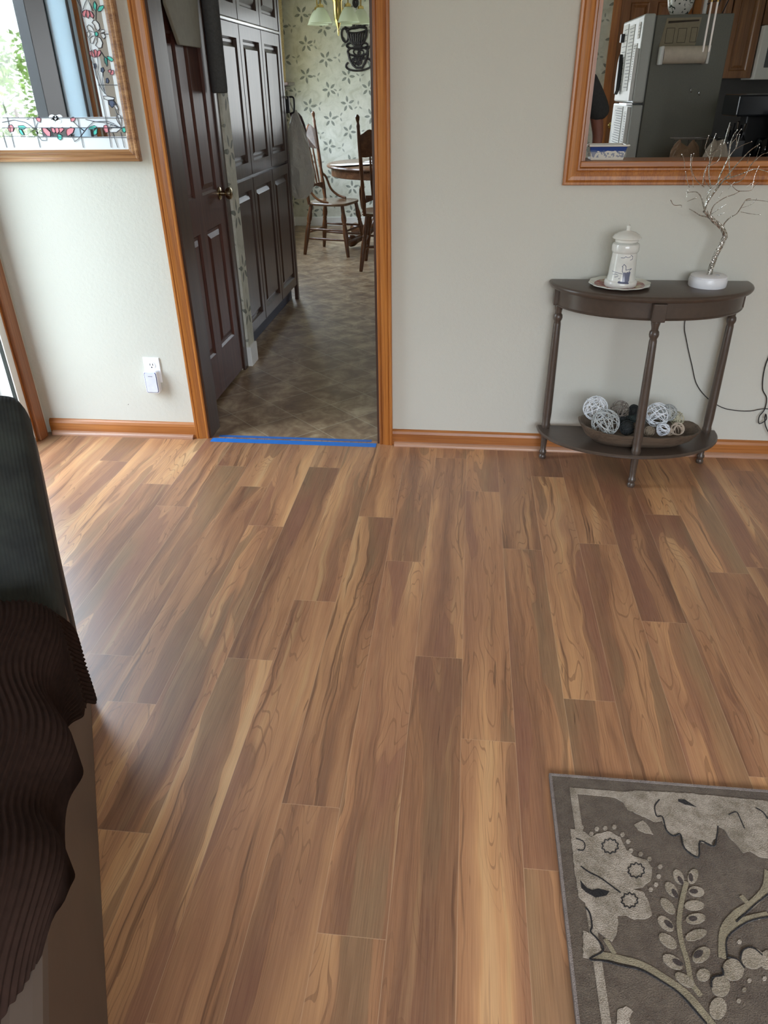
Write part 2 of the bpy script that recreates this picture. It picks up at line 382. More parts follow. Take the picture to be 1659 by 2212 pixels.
# living room floor: every board its own faces, one mesh
JOINTS = [[-4.23, -1.189], [-2.16, -0.943], [-6.75, -0.756], [-3.27, -0.657], [0.07, -0.422], [2.18, -0.273], [3.34, -0.775], [5.67, -0.548], [4.48, -1.197], [6.81, -0.916], [-7.72, -1.668], [-6.62, -2.041], [-3.54, -1.936], [-2.0, -2.216], [-1.04, -1.415], [0.03, -1.708], [2.24, -1.545], [-1.06, -0.13], [-5.49, -0.263], [-11.36, -0.469]]
def build_floor():
    W = .1344; X0 = .106 - W/2
    rows = {}
    for v, y in JOINTS: rows.setdefault(round((v-.05)/1.12), []).append(y)
    vs, fs, uvs, uv2, cols = [], [], [], [], []
    rg = random.Random(11)
    for kx in range(-16, 23):
        xa, xb = X0 + kx*W, X0 + (kx+1)*W
        xa_, xb_ = max(xa, -1.97), min(xb, XR)
        if xb_ <= xa_: continue
        js = sorted(rows.get(kx, [rg.uniform(-3, 0)])); L = 1.21
        a = js[0]
        while a > YB: a -= L * (1 if rg.random() < .8 else .8); js.append(a)
        a = max(js)
        while a < 0: a += L; js.append(a)
        js = sorted(js)
        for ya, yb in zip(js[:-1], js[1:]):
            c = (rg.random(), rg.random(), rg.random(), 1); ou, ov = rg.uniform(0, 40), rg.uniform(0, 40)
            y0, y1 = max(ya, YB), min(yb, 0.02)
            if y1 <= y0: continue
            # split across so the edge distance interpolates linearly
            xs = [xa_, (xa+xb)/2 if xa_ < (xa+xb)/2 < xb_ else (xa_+xb_)/2, xb_]; ys = [y0, (y0+y1)/2, y1]
            n = len(vs)
            for yy in ys:
                for xx in xs: vs.append((xx, yy, 0))
            idx = lambda i, j: n + j*3 + i
            for j in range(2):
                for i in range(2):
                    q = (idx(i, j), idx(i+1, j), idx(i+1, j+1), idx(i, j+1)); fs.append(q)
                    for t in q:
                        x, y, _ = vs[t]; uvs.append((x-xa+ou, y-ya+ov)); uv2.append((min(x-xa, xb-x), min(y-ya, yb-y))); cols.append(c)
    # thickness: one box below
    n = len(vs); bx = [(-1.97,YB,-.012),(XR,YB,-.012),(XR,.02,-.012),(-1.97,.02,-.012),(-1.97,YB,-.1),(XR,YB,-.1),(XR,.02,-.1),(-1.97,.02,-.1)]
    vs += bx
    for f in [(0,1,2,3),(7,6,5,4),(0,4,5,1),(1,5,6,2),(2,6,7,3),(3,7,4,0)]:
        q = tuple(n+i for i in f); fs.append(q)
        for t in q: uvs.append((0,0)); uv2.append((1,1)); cols.append((.5,.5,.5,1))
    me = bpy.data.meshes.new('floor'); me.from_pydata(vs, [], fs)
    l1 = me.uv_layers.new(name='UVMap'); l2 = me.uv_layers.new(name='edge')
    for i in range(len(uvs)): l1.data[i].uv = uvs[i]; l2.data[i].uv = uv2[i]
    ca = me.color_attributes.new('plank', 'FLOAT_COLOR', 'CORNER')
    for i, c in enumerate(cols): ca.data[i].color = c
    me.materials.append(M['floor']); o = bpy.data.objects.new('floor', me); COL.objects.link(o); return struct(o)
build_floor()
wallbox('floor', [(-2.3, 3.5, .02, 6.2, -.1, 0)], M['vinyl'])

# kitchen walls
KX = -1.262
wallbox('wall_kitchen_left', [(-1.45, KX, .12, .17, 0, CE), (-1.45, KX, .17, .94, 2.03, CE), (-1.95, KX, .94, 1.0, 0, CE), (-1.95, -1.235, 1.0, 1.12, 0, CE),
                              (-1.5, -1.40, .12, 1.0, 0, CE), (-2.2, -1.95, .94, 2.70, 0, CE)], M['paper_wall'])
WY0, WY1, WZ0, WZ1 = 3.6, 5.75, .95, 2.1
wallbox('wall_dining_left', [(-2.2, -2.06, 2.70, WY0, 0, CE), (-2.2, -2.06, WY1, 6.02, 0, CE), (-2.2, -2.06, WY0, WY1, 0, WZ0), (-2.2, -2.06, WY0, WY1, WZ1, CE)], M['paper_wall'])
wallbox('wall_kitchen_back', [(-2.2, -.35, 6.02, 6.14, 0, CE), (.95, 3.42, 6.02, 6.14, 0, CE), (-.35, .95, 6.02, 6.14, 0, 1.0), (-.35, .95, 6.02, 6.14, 2.1, CE)], M['paper_wall'])
wallbox('wall_kitchen_right', [(3.3, 3.42, .12, 6.14, 0, CE)], M['wall'])
wallbox('trim_6', [(1.9, 3.3, 6.0, 6.019, .9, 1.7)], plain('dark_backsplash', srgb(74,72,70), .4))
struct(MB().box(-2.06, 1.3, 6.005, 6.02, 0, .10).build('baseboard_kitchen_back', M['white'], bevel=.003))
struct(MB().box(-2.06, -2.045, 2.7, 6.0, 0, .10).build('baseboard_dining_left', M['white'], bevel=.003))
struct(MB().box(-1.262, -1.222, .995, 1.128, 0, .115).build('baseboard_kitchen_left', M['white'], bevel=.004))

# oak casings: moulded profile (a across the width from inner edge, b out of the wall)
CAS = [(0,0),(0,.009),(.004,.013),(.010,.013),(.013,.010),(.017,.012),(.030,.016),(.042,.018),(.046,.015),(.050,.019),(.057,.019),(.060,.015),(.060,0)]
def casing(name, x0, x1, z0, z1, y, bottom, mats=None):
    prof = CAS; out = (0,-1,0); b = MB()
    if not bottom:
        path = [((x0, y, z0), (-1,0,0), out), ((x0, y, z1), (-1,0,1), out), ((x1, y, z1), (1,0,1), out), ((x1, y, z0), (1,0,0), out)]
        b.sweep(prof, path)
    else:
        P = [((x0,y,z0),(-1,0,-1)), ((x0,y,z1),(-1,0,1)), ((x1,y,z1),(1,0,1)), ((x1,y,z0),(1,0,-1)), ((x0,y,z0),(-1,0,-1))]
        b.sweep(prof, [(p, a, out) for p, a in P])
    return b.build(name, M['oakZ'])
struct(casing('trim_1', DX0-.010, DX1+.010, 0, DZ+.0, -.0005, False))
j = MB(); j.box(DX0-.012, DX0, -.004, .125, 0, DZ); j.box(DX1, DX1+.012, -.004, .125, 0, DZ); j.box(DX0, DX1, -.004, .125, DZ-.012, DZ)
struct(j.build('trim_2', M['darkZ']))
# pass-through: casing, jambs, sill board
pt = struct(casing('window_1', PX0-.002, PX1, PZ0, PZ1, -.0005, True))
MB().box(PX0-.006, PX1+.004, -.022, .145, PZ0, PZ0+.020).build('window_sill', M['oakX'], pt, bevel=.003)
jm = MB(); jm.box(PX0-.0, PX0+.012, 0, .125, PZ0+.02, PZ1-.012); jm.box(PX1-.012, PX1, 0, .125, PZ0+.02, PZ1-.012); jm.box(PX0, PX1, 0, .125, PZ1-.012, PZ1)
jm.build('window_jamb', M['oakZ'], pt)
# baseboards with quarter round
def baseboard(name, x0, x1, cutl=0, cutr=0):
    pr = [(0,0),(-.014,0),(-.014,.055),(-.010,.066),(-.005,.072),(0,.074)]
    o = MB().prism(pr, lambda a, b, t: (t, a, b), x0, x1).build(name, M['base_oak']); struct(o)
    q = [(-.014,0)] + [(-.014-.018*math.cos(t), .018*math.sin(t)) for t in [i*PI/2/8 for i in range(9)]]
    MB().prism(q, lambda a, b, t: (t, a, b), x0+cutl, x1-cutr).build('quarter_round', M['quarter'], o, smooth=True)
baseboard('baseboard_back', -1.935, DX0-.070, .01, .012)
baseboard('baseboard_back', DX1+.070, XR, .008, 0)

# patio door (left wall)
k = NT('sky_glow_panel', .4, srgb(200,214,222)); tl = k.n('ShaderNodeBsdfTranslucent'); tl.inputs[0].default_value = (.42,.50,.54,1); mx = k.n('ShaderNodeMixShader'); mx.inputs[0].default_value = .6  # translucent pale blue imitates sky reflected in the door metal
k.lk(k.b.outputs[0], mx.inputs[1]); k.lk(tl.outputs[0], mx.inputs[2]); k.lk(mx.outputs[0], k.t.nodes['Material Output'].inputs[0]); M['sky_glow'] = k.m
pd = MB()
for (y0, y1, z0, z1) in [(LY1-.001, LY1+.062, 0, LZ+.06), (LY0-.044, LY0, 0, LZ+.06), (LY0, LY1, LZ, LZ+.06)]: pd.box(-1.96, -1.938, y0, y1, z0, z1)
struct(pd.build('trim_3', wood('shaded_casing_oak', srgb(112,66,38), srgb(146,92,56), srgb(170,114,74), axis='Z', rough=.4), bevel=.003))  # shade on the room side put into a duller oak colour
door = struct(MB().box(-1.985, -1.955, LY1-.012, LY1, 0, LZ).box(-2.1, -1.97, LY0, LY0+.012, 0, LZ).box(-2.1, -1.955, LY0+.012, LY1-.014, LZ-.02, LZ).build('door_3', M['oakZ'], bevel=.002))
MB().box(-2.09, -1.9565, LY1-.055, LY1-.0125, .02, LZ-.02).box(-2.09, -2.03, -.935, LY1-.055, LZ-.06, LZ-.02).build('door_frame', M['white'], door, bevel=.002)
MB().box(-2.10, -1.99, LY0, LY1, 0, .02).build('door_track', M['nickel'], door)
MB().box(-2.05, -1.996, -.940, -.74, .02, LZ-.06).box(-2.06, -2.045, -.176, -.158, .02, LZ-.06).box(-2.055, -2.03, -.74, -.176, .02, .10).build('door_stile', M['black'], door, bevel=.002)
MB().box(-1.994, -1.990, LY0+.012, -1.15, .02, LZ-.02).build('side_panel', M['sky_glow'], door)  # added strip that glows like reflected sky, not a real door part
MB().box(-1.994, -1.990, -1.12, -.925, .02, LZ-.02).build('side_panel', M['sky_glow'], door)  # wider added strip, its pale glow imitating the sky's reflection
MB().box(-2.08, -1.990, -1.15, -1.12, .02, LZ-.02).build('door_seal', M['black'], door)
MB().box(-1.979, -1.963, LY1-.058, LY1-.0552, .02, LZ-.06).build('door_gasket', M['black'], door)
MB().box(-2.053, -2.047, -.74, -.176, .10, LZ-.06).build('door_glass', M['glass'], door)
# traced layout data, in metres (pattern outlines lying in their own planes)
RUG={"light":[[[0.3539,-1.8547],[0.3874,-1.857],[0.4038,-1.8684],[0.4098,-1.886],[0.4346,-1.8978],[0.4643,-1.9125],[0.4802,-1.9075],[0.4837,-1.9312],[0.4954,-1.9435],[0.511,-1.9387],[0.5117,-1.9716],[0.5352,-1.99],[0.548,-1.9517],[0.574,-1.9606],[0.5705,-1.9527],[0.586,-1.938],[0.5967,-1.9099],[0.6067,-1.9157],[0.6125,-1.9354],[0.624,-1.954],[0.6305,-1.9695],[0.646,-1.9648],[0.6619,-1.976],[0.6777,-1.9776],[0.726,-1.8333],[0.5585,-1.8292],[0.4346,-1.8337]],[[0.2783,-1.9479],[0.3045,-1.9505],[0.3203,-1.9641],[0.3334,-1.9544],[0.3611,-1.9459],[0.3824,-1.958],[0.3889,-1.9869],[0.4033,-2.0015],[0.4251,-2.0056],[0.4355,-2.0233],[0.4276,-2.0484],[0.4072,-2.0682],[0.3873,-2.0731],[0.4055,-2.0771],[0.4123,-2.0965],[0.4133,-2.1242],[0.3999,-2.1324],[0.3783,-2.1359],[0.3638,-2.1292],[0.3477,-2.1308],[0.344,-2.1528],[0.3387,-2.1691],[0.3287,-2.1831],[0.3169,-2.1765],[0.3054,-2.1672],[0.2964,-2.1575],[0.2948,-2.1305],[0.2894,-2.1115],[0.2772,-2.1014],[0.2757,-2.0452]],[[0.4178,-1.924],[0.4379,-1.9116],[0.4471,-1.9245],[0.4533,-1.9443],[0.4377,-1.9425],[0.4241,-1.937]],[[0.2768,-2.1675],[0.2942,-2.1736],[0.3027,-2.1857],[0.3069,-2.2006],[0.2939,-2.2119],[0.2804,-2.2183],[0.2706,-2.2168]],[[0.3131,-2.3236],[0.3192,-2.3008],[0.3346,-2.2937],[0.3452,-2.3004],[0.336,-2.3123],[0.3367,-2.3212]]],"leaf":[[[0.4879,-2.0532],[0.4834,-2.0542],[0.479,-2.052],[0.4756,-2.0472],[0.4738,-2.0405],[0.4741,-2.0334],[0.4763,-2.0272],[0.4801,-2.0231],[0.4846,-2.0221],[0.4891,-2.0243],[0.4925,-2.0293],[0.4942,-2.036],[0.4939,-2.0431],[0.4916,-2.0492]],[[0.5037,-2.0502],[0.501,-2.0474],[0.5005,-2.0419],[0.5026,-2.0348],[0.5067,-2.0274],[0.5121,-2.0213],[0.5177,-2.0177],[0.5223,-2.0173],[0.5251,-2.0202],[0.5255,-2.0258],[0.5233,-2.033],[0.5192,-2.0403],[0.5138,-2.0463],[0.5083,-2.0499]],[[0.4701,-2.0804],[0.4656,-2.0821],[0.4605,-2.0808],[0.456,-2.0768],[0.4527,-2.0708],[0.4515,-2.064],[0.4525,-2.0578],[0.4557,-2.0534],[0.4602,-2.0517],[0.4653,-2.053],[0.47,-2.0571],[0.4731,-2.0632],[0.4743,-2.07],[0.4732,-2.0761]],[[0.5261,-2.0686],[0.5225,-2.073],[0.5168,-2.0761],[0.5101,-2.0774],[0.5036,-2.0765],[0.4986,-2.0736],[0.4961,-2.0694],[0.4967,-2.0645],[0.5002,-2.0601],[0.5059,-2.0569],[0.5128,-2.0556],[0.5194,-2.0565],[0.5243,-2.0595],[0.5267,-2.0638]],[[0.4577,-2.1166],[0.4532,-2.1184],[0.4477,-2.117],[0.4423,-2.1128],[0.438,-2.1066],[0.4357,-2.0996],[0.4359,-2.0932],[0.4385,-2.0886],[0.4431,-2.0869],[0.4487,-2.0883],[0.4542,-2.0926],[0.4584,-2.0989],[0.4606,-2.1059],[0.4603,-2.1122]],[[0.5193,-2.0943],[0.5162,-2.0989],[0.5099,-2.1031],[0.5016,-2.1058],[0.493,-2.1067],[0.4858,-2.1055],[0.4812,-2.1024],[0.4804,-2.0981],[0.4834,-2.0935],[0.4897,-2.0893],[0.4981,-2.0865],[0.5068,-2.0856],[0.5141,-2.0869],[0.5186,-2.09]],[[0.4475,-2.1499],[0.4427,-2.1523],[0.4367,-2.152],[0.4306,-2.149],[0.4256,-2.1438],[0.4227,-2.1374],[0.4225,-2.1312],[0.425,-2.1263],[0.4298,-2.1238],[0.4359,-2.1241],[0.4421,-2.1273],[0.4471,-2.1326],[0.4499,-2.139],[0.4501,-2.1451]],[[0.5154,-2.1181],[0.5129,-2.1231],[0.507,-2.128],[0.4988,-2.1318],[0.4901,-2.1339],[0.4825,-2.1337],[0.4775,-2.1315],[0.4761,-2.1275],[0.4785,-2.1225],[0.4844,-2.1176],[0.4926,-2.1137],[0.5014,-2.1116],[0.5091,-2.1117],[0.5141,-2.1141]],[[0.4458,-2.1824],[0.4409,-2.1851],[0.4345,-2.1852],[0.4277,-2.1825],[0.4219,-2.1776],[0.4181,-2.1715],[0.4173,-2.1653],[0.4196,-2.1603],[0.4245,-2.1574],[0.431,-2.1574],[0.4379,-2.1601],[0.4438,-2.1651],[0.4474,-2.1713],[0.4481,-2.1774]],[[0.5097,-2.1461],[0.5078,-2.1508],[0.5019,-2.1563],[0.4934,-2.1614],[0.4839,-2.1652],[0.4752,-2.1669],[0.469,-2.1663],[0.4666,-2.1633],[0.4684,-2.1586],[0.4742,-2.1531],[0.4827,-2.1479],[0.4924,-2.1441],[0.5012,-2.1423],[0.5074,-2.143]],[[0.448,-2.2182],[0.4432,-2.2213],[0.4364,-2.2221],[0.4289,-2.2203],[0.4222,-2.2163],[0.4176,-2.2108],[0.416,-2.205],[0.4178,-2.1999],[0.4226,-2.1966],[0.4296,-2.1958],[0.4372,-2.1977],[0.4439,-2.2018],[0.4484,-2.2073],[0.4499,-2.2132]],[[0.5061,-2.179],[0.5063,-2.1845],[0.5029,-2.1913],[0.4966,-2.1979],[0.4887,-2.2033],[0.4807,-2.2062],[0.4743,-2.2061],[0.4705,-2.2032],[0.4702,-2.1978],[0.4735,-2.1911],[0.4797,-2.1843],[0.4877,-2.1789],[0.4958,-2.1759],[0.5024,-2.1759]],[[0.4602,-2.2483],[0.4559,-2.2506],[0.4498,-2.2507],[0.4431,-2.2484],[0.4371,-2.2443],[0.4329,-2.239],[0.4315,-2.2337],[0.4331,-2.2294],[0.4374,-2.227],[0.4436,-2.227],[0.4504,-2.2293],[0.4565,-2.2336],[0.4605,-2.2388],[0.4619,-2.2441]],[[0.4949,-2.2258],[0.4924,-2.2307],[0.4879,-2.2348],[0.4824,-2.2374],[0.4769,-2.238],[0.4725,-2.2364],[0.47,-2.2329],[0.47,-2.2283],[0.4725,-2.2234],[0.4769,-2.2192],[0.4825,-2.2165],[0.4881,-2.216],[0.4925,-2.2176],[0.495,-2.2211]],[[0.5585,-2.2098],[0.5539,-2.2186],[0.5464,-2.2259],[0.5375,-2.2305],[0.529,-2.2313],[0.5223,-2.2284],[0.5189,-2.2221],[0.5194,-2.2137],[0.5238,-2.2049],[0.5313,-2.1973],[0.5404,-2.1926],[0.5492,-2.1917],[0.5559,-2.1949],[0.5592,-2.2013]],[[0.5982,-2.1934],[0.5911,-2.2009],[0.582,-2.2058],[0.5726,-2.2072],[0.5647,-2.2049],[0.5598,-2.1992],[0.559,-2.1913],[0.5624,-2.1827],[0.5695,-2.175],[0.5788,-2.17],[0.5885,-2.1685],[0.5965,-2.171],[0.6012,-2.1768],[0.6018,-2.1849]],[[0.5248,-2.2416],[0.5208,-2.2498],[0.5144,-2.2566],[0.5067,-2.2608],[0.4993,-2.2616],[0.4937,-2.2587],[0.4908,-2.2528],[0.4914,-2.2449],[0.4953,-2.2367],[0.5017,-2.2296],[0.5096,-2.2253],[0.5171,-2.2245],[0.5228,-2.2275],[0.5256,-2.2336]],[[0.5067,-2.282],[0.5016,-2.2898],[0.4949,-2.2958],[0.4878,-2.2988],[0.4816,-2.2984],[0.4776,-2.2946],[0.4766,-2.2881],[0.4787,-2.2801],[0.4837,-2.2722],[0.4905,-2.266],[0.4978,-2.2628],[0.5041,-2.2633],[0.5081,-2.2673],[0.509,-2.274]],[[0.6224,-2.1863],[0.6182,-2.1942],[0.6119,-2.2007],[0.6048,-2.2047],[0.5981,-2.2054],[0.5932,-2.2026],[0.591,-2.1969],[0.592,-2.1894],[0.596,-2.1815],[0.6023,-2.1748],[0.6097,-2.1706],[0.6165,-2.17],[0.6214,-2.1728],[0.6235,-2.1787]]],"star":[[[0.3077,-1.9416],[0.3045,-1.947],[0.2995,-1.9475],[0.2975,-1.9426],[0.3007,-1.9372],[0.3059,-1.9367]],[[0.3266,-1.9551],[0.3233,-1.9603],[0.3183,-1.9608],[0.3165,-1.9561],[0.3197,-1.9508],[0.3247,-1.9503]],[[0.3402,-1.9419],[0.3369,-1.9472],[0.3319,-1.9477],[0.33,-1.9429],[0.3333,-1.9375],[0.3384,-1.937]],[[0.3584,-1.9384],[0.3551,-1.9437],[0.35,-1.9442],[0.3483,-1.9394],[0.3516,-1.934],[0.3567,-1.9335]],[[0.3785,-1.933],[0.3751,-1.9384],[0.37,-1.9389],[0.3683,-1.934],[0.3717,-1.9286],[0.3768,-1.9281]],[[0.3931,-1.9502],[0.3897,-1.9555],[0.3847,-1.956],[0.383,-1.9512],[0.3864,-1.9459],[0.3915,-1.9454]],[[0.4019,-1.966],[0.3985,-1.9712],[0.3935,-1.9717],[0.3919,-1.967],[0.3953,-1.9618],[0.4003,-1.9613]],[[0.4038,-1.987],[0.4004,-1.9921],[0.3955,-1.9926],[0.3939,-1.988],[0.3972,-1.9829],[0.4022,-1.9824]],[[0.4225,-1.9932],[0.4191,-1.9982],[0.4142,-1.9987],[0.4126,-1.9942],[0.416,-1.9891],[0.4209,-1.9887]],[[0.4383,-2.0028],[0.4349,-2.0077],[0.4301,-2.0082],[0.4286,-2.0037],[0.432,-1.9987],[0.4369,-1.9982]],[[0.4566,-2.0181],[0.4532,-2.023],[0.4484,-2.0235],[0.4469,-2.0191],[0.4503,-2.0142],[0.4552,-2.0137]],[[0.449,-2.0402],[0.4457,-2.045],[0.4409,-2.0455],[0.4395,-2.0412],[0.4428,-2.0364],[0.4476,-2.0359]],[[0.4395,-2.0591],[0.4362,-2.0637],[0.4315,-2.0642],[0.4301,-2.06],[0.4334,-2.0553],[0.4381,-2.0549]],[[0.4271,-2.0706],[0.4238,-2.0752],[0.4191,-2.0756],[0.4177,-2.0715],[0.4209,-2.0669],[0.4256,-2.0664]],[[0.5702,-2.1589],[0.5668,-2.163],[0.5624,-2.1635],[0.5614,-2.1598],[0.5648,-2.1557],[0.5692,-2.1552]],[[0.5658,-2.2281],[0.5625,-2.2319],[0.5583,-2.2323],[0.5573,-2.2289],[0.5606,-2.2252],[0.5648,-2.2247]],[[0.5942,-2.2217],[0.5909,-2.2255],[0.5867,-2.2259],[0.5857,-2.2226],[0.589,-2.2187],[0.5933,-2.2183]],[[0.5522,-2.2446],[0.5491,-2.2483],[0.5449,-2.2487],[0.5439,-2.2454],[0.5471,-2.2417],[0.5512,-2.2413]],[[0.5367,-2.2643],[0.5336,-2.268],[0.5295,-2.2684],[0.5285,-2.2652],[0.5316,-2.2615],[0.5357,-2.2611]]],"dark":[[[0.4884,-2.0539],[0.4855,-2.0539],[0.4825,-2.0508],[0.4807,-2.0457],[0.4807,-2.0405],[0.4826,-2.0373],[0.4856,-2.0372],[0.4886,-2.0404],[0.4904,-2.0455],[0.4903,-2.0507]],[[0.5071,-2.0469],[0.5046,-2.0458],[0.5033,-2.0416],[0.5039,-2.0357],[0.506,-2.0304],[0.5089,-2.0278],[0.5114,-2.0289],[0.5127,-2.0332],[0.5121,-2.0391],[0.51,-2.0443]],[[0.4707,-2.0844],[0.4674,-2.0843],[0.4643,-2.0808],[0.4624,-2.0752],[0.4626,-2.0695],[0.4648,-2.066],[0.4681,-2.066],[0.4713,-2.0696],[0.4731,-2.0753],[0.4729,-2.0809]],[[0.5145,-2.0671],[0.5118,-2.0702],[0.5069,-2.0722],[0.5016,-2.0722],[0.498,-2.0703],[0.4974,-2.0671],[0.5,-2.064],[0.505,-2.062],[0.5103,-2.062],[0.5139,-2.0639]],[[0.4478,-2.1459],[0.4441,-2.147],[0.4393,-2.1451],[0.4353,-2.1409],[0.4335,-2.1359],[0.4348,-2.1321],[0.4385,-2.131],[0.4434,-2.1329],[0.4474,-2.1372],[0.4491,-2.1421]],[[0.4989,-2.1225],[0.4964,-2.1259],[0.4917,-2.1284],[0.4864,-2.1289],[0.4827,-2.1273],[0.4819,-2.1242],[0.4843,-2.1208],[0.4891,-2.1183],[0.4944,-2.1178],[0.4981,-2.1194]],[[0.4499,-2.214],[0.4462,-2.2158],[0.4408,-2.2152],[0.4356,-2.2124],[0.4327,-2.2085],[0.4332,-2.2049],[0.4369,-2.203],[0.4424,-2.2036],[0.4475,-2.2065],[0.4504,-2.2104]],[[0.4928,-2.1837],[0.4923,-2.188],[0.4882,-2.1932],[0.4821,-2.1973],[0.4764,-2.1988],[0.4731,-2.1971],[0.4735,-2.1929],[0.4776,-2.1877],[0.4837,-2.1835],[0.4895,-2.182]]],"disc":[[[0.3691,-1.9807],[0.3674,-1.9856],[0.364,-1.9899],[0.3596,-1.993],[0.3548,-1.9944],[0.3503,-1.994],[0.3468,-1.9916],[0.3447,-1.9879],[0.3445,-1.9831],[0.3462,-1.9782],[0.3495,-1.9739],[0.3539,-1.9707],[0.3588,-1.9693],[0.3634,-1.9698],[0.367,-1.9721],[0.3689,-1.976]],[[0.4127,-2.0317],[0.4109,-2.0363],[0.4076,-2.0404],[0.4033,-2.0433],[0.3986,-2.0446],[0.3943,-2.0442],[0.3909,-2.042],[0.389,-2.0385],[0.3889,-2.034],[0.3907,-2.0294],[0.394,-2.0253],[0.3983,-2.0223],[0.4031,-2.0209],[0.4075,-2.0214],[0.4108,-2.0236],[0.4127,-2.0272]],[[0.3873,-2.0975],[0.3856,-2.1018],[0.3825,-2.1056],[0.3784,-2.1083],[0.3739,-2.1096],[0.3697,-2.1092],[0.3664,-2.1072],[0.3645,-2.1039],[0.3644,-2.0998],[0.366,-2.0955],[0.3691,-2.0917],[0.3733,-2.0889],[0.3779,-2.0876],[0.3821,-2.088],[0.3854,-2.0901],[0.3872,-2.0934]]],"blob":[[[0.2843,-2.0656],[0.2902,-2.0739],[0.2961,-2.0807],[0.3052,-2.0841],[0.3181,-2.0799],[0.3393,-2.0837],[0.3324,-2.093],[0.3099,-2.0996],[0.2922,-2.0898],[0.2845,-2.0818]],[[0.5271,-1.8483],[0.5418,-1.8476],[0.5629,-1.8656],[0.5386,-1.8607],[0.5265,-1.8546]]],"vine":[[[[0.2844,-2.2166],[0.3092,-2.2109],[0.3388,-2.2136],[0.3773,-2.2208],[0.4148,-2.241],[0.4456,-2.2634],[0.4663,-2.2925],[0.4776,-2.3108]],0.013],[[[0.3165,-2.1792],[0.3301,-2.2058]],0.008],[[[0.4973,-2.0474],[0.4776,-2.09],[0.4615,-2.1357],[0.4578,-2.1727],[0.4599,-2.2051],[0.4582,-2.2413],[0.4693,-2.2632]],0.009],[[[0.668,-2.0064],[0.6493,-2.047],[0.6115,-2.0823],[0.5758,-2.1053],[0.5422,-2.1409],[0.5246,-2.1937]],0.013],[[[0.6364,-2.1006],[0.5967,-2.1127],[0.5664,-2.1279],[0.5417,-2.1514]],0.011],[[[0.5966,-2.0667],[0.6061,-2.0828]],0.009]],"line":[[[[0.3714,-1.9805],[0.3731,-1.986],[0.3672,-1.9893],[0.365,-1.9958],[0.3591,-1.9953],[0.3539,-2.0003],[0.3502,-1.9961],[0.3439,-1.9979],[0.3437,-1.9916],[0.3387,-1.9893],[0.3422,-1.9834],[0.3404,-1.9779],[0.3463,-1.9745],[0.3485,-1.9679],[0.3545,-1.9684],[0.3598,-1.9632],[0.3636,-1.9675],[0.37,-1.9658],[0.3701,-1.9722],[0.375,-1.9745],[0.3714,-1.9805]],0.0022],[[[0.415,-2.0315],[0.4164,-2.0366],[0.4107,-2.0398],[0.4084,-2.0459],[0.4027,-2.0454],[0.3976,-2.0501],[0.394,-2.0462],[0.388,-2.0479],[0.3879,-2.042],[0.3832,-2.0399],[0.3867,-2.0343],[0.3851,-2.0291],[0.3909,-2.0259],[0.3931,-2.0196],[0.3989,-2.0202],[0.4041,-2.0152],[0.4077,-2.0193],[0.4139,-2.0176],[0.4138,-2.0236],[0.4186,-2.0258],[0.415,-2.0315]],0.0022],[[[0.3895,-2.0973],[0.391,-2.1021],[0.3855,-2.105],[0.3834,-2.1107],[0.3779,-2.1103],[0.373,-2.1147],[0.3695,-2.1111],[0.3636,-2.1127],[0.3635,-2.1072],[0.3589,-2.1053],[0.3622,-2.1],[0.3606,-2.0953],[0.3661,-2.0923],[0.3682,-2.0865],[0.3738,-2.0869],[0.3788,-2.0823],[0.3823,-2.0861],[0.3882,-2.0845],[0.3883,-2.0901],[0.3929,-2.0921],[0.3895,-2.0973]],0.0022],[[[0.2874,-1.9707],[0.3013,-1.9759],[0.3042,-1.9871],[0.2986,-1.9974],[0.2871,-1.9969]],0.0022],[[[0.2896,-2.0346],[0.3036,-2.0455],[0.3244,-2.0556],[0.3417,-2.0688],[0.3609,-2.0844]],0.0028],[[[0.2881,-2.1215],[0.2945,-2.1333],[0.2951,-2.1577],[0.291,-2.1687],[0.3031,-2.1831],[0.3093,-2.2016],[0.2828,-2.2193],[0.3078,-2.22],[0.3369,-2.2249],[0.3731,-2.2297],[0.4063,-2.2465],[0.4315,-2.2625],[0.4513,-2.2874],[0.4668,-2.308]],0.003],[[[0.4859,-1.853],[0.4712,-1.8728],[0.4704,-1.8979],[0.4821,-1.8985],[0.4837,-1.9312],[0.4954,-1.9435],[0.511,-1.9387],[0.5117,-1.9716],[0.5352,-1.99],[0.548,-1.9517],[0.574,-1.9606],[0.586,-1.938],[0.5967,-1.9099]],0.0028],[[[0.6505,-2.0585],[0.616,-2.0846],[0.5707,-2.1221]],0.0028],[[[0.6348,-2.1054],[0.595,-2.1183],[0.5567,-2.1434],[0.5412,-2.1618],[0.5342,-2.1903]],0.0028],[[[0.5342,-2.1903],[0.5518,-2.1934],[0.5597,-2.2073]],0.0028],[[[0.5568,-2.1929],[0.5674,-2.1744],[0.5866,-2.1687],[0.5998,-2.1812]],0.0028],[[[0.5196,-2.2113],[0.5173,-2.2235],[0.4973,-2.2303],[0.4915,-2.2473]],0.0028],[[[0.6275,-1.879],[0.6464,-1.87],[0.65,-1.8874],[0.6513,-1.9114]],0.0022],[[[0.6925,-1.8548],[0.7042,-1.8644],[0.7099,-1.8815]],0.0028]]}
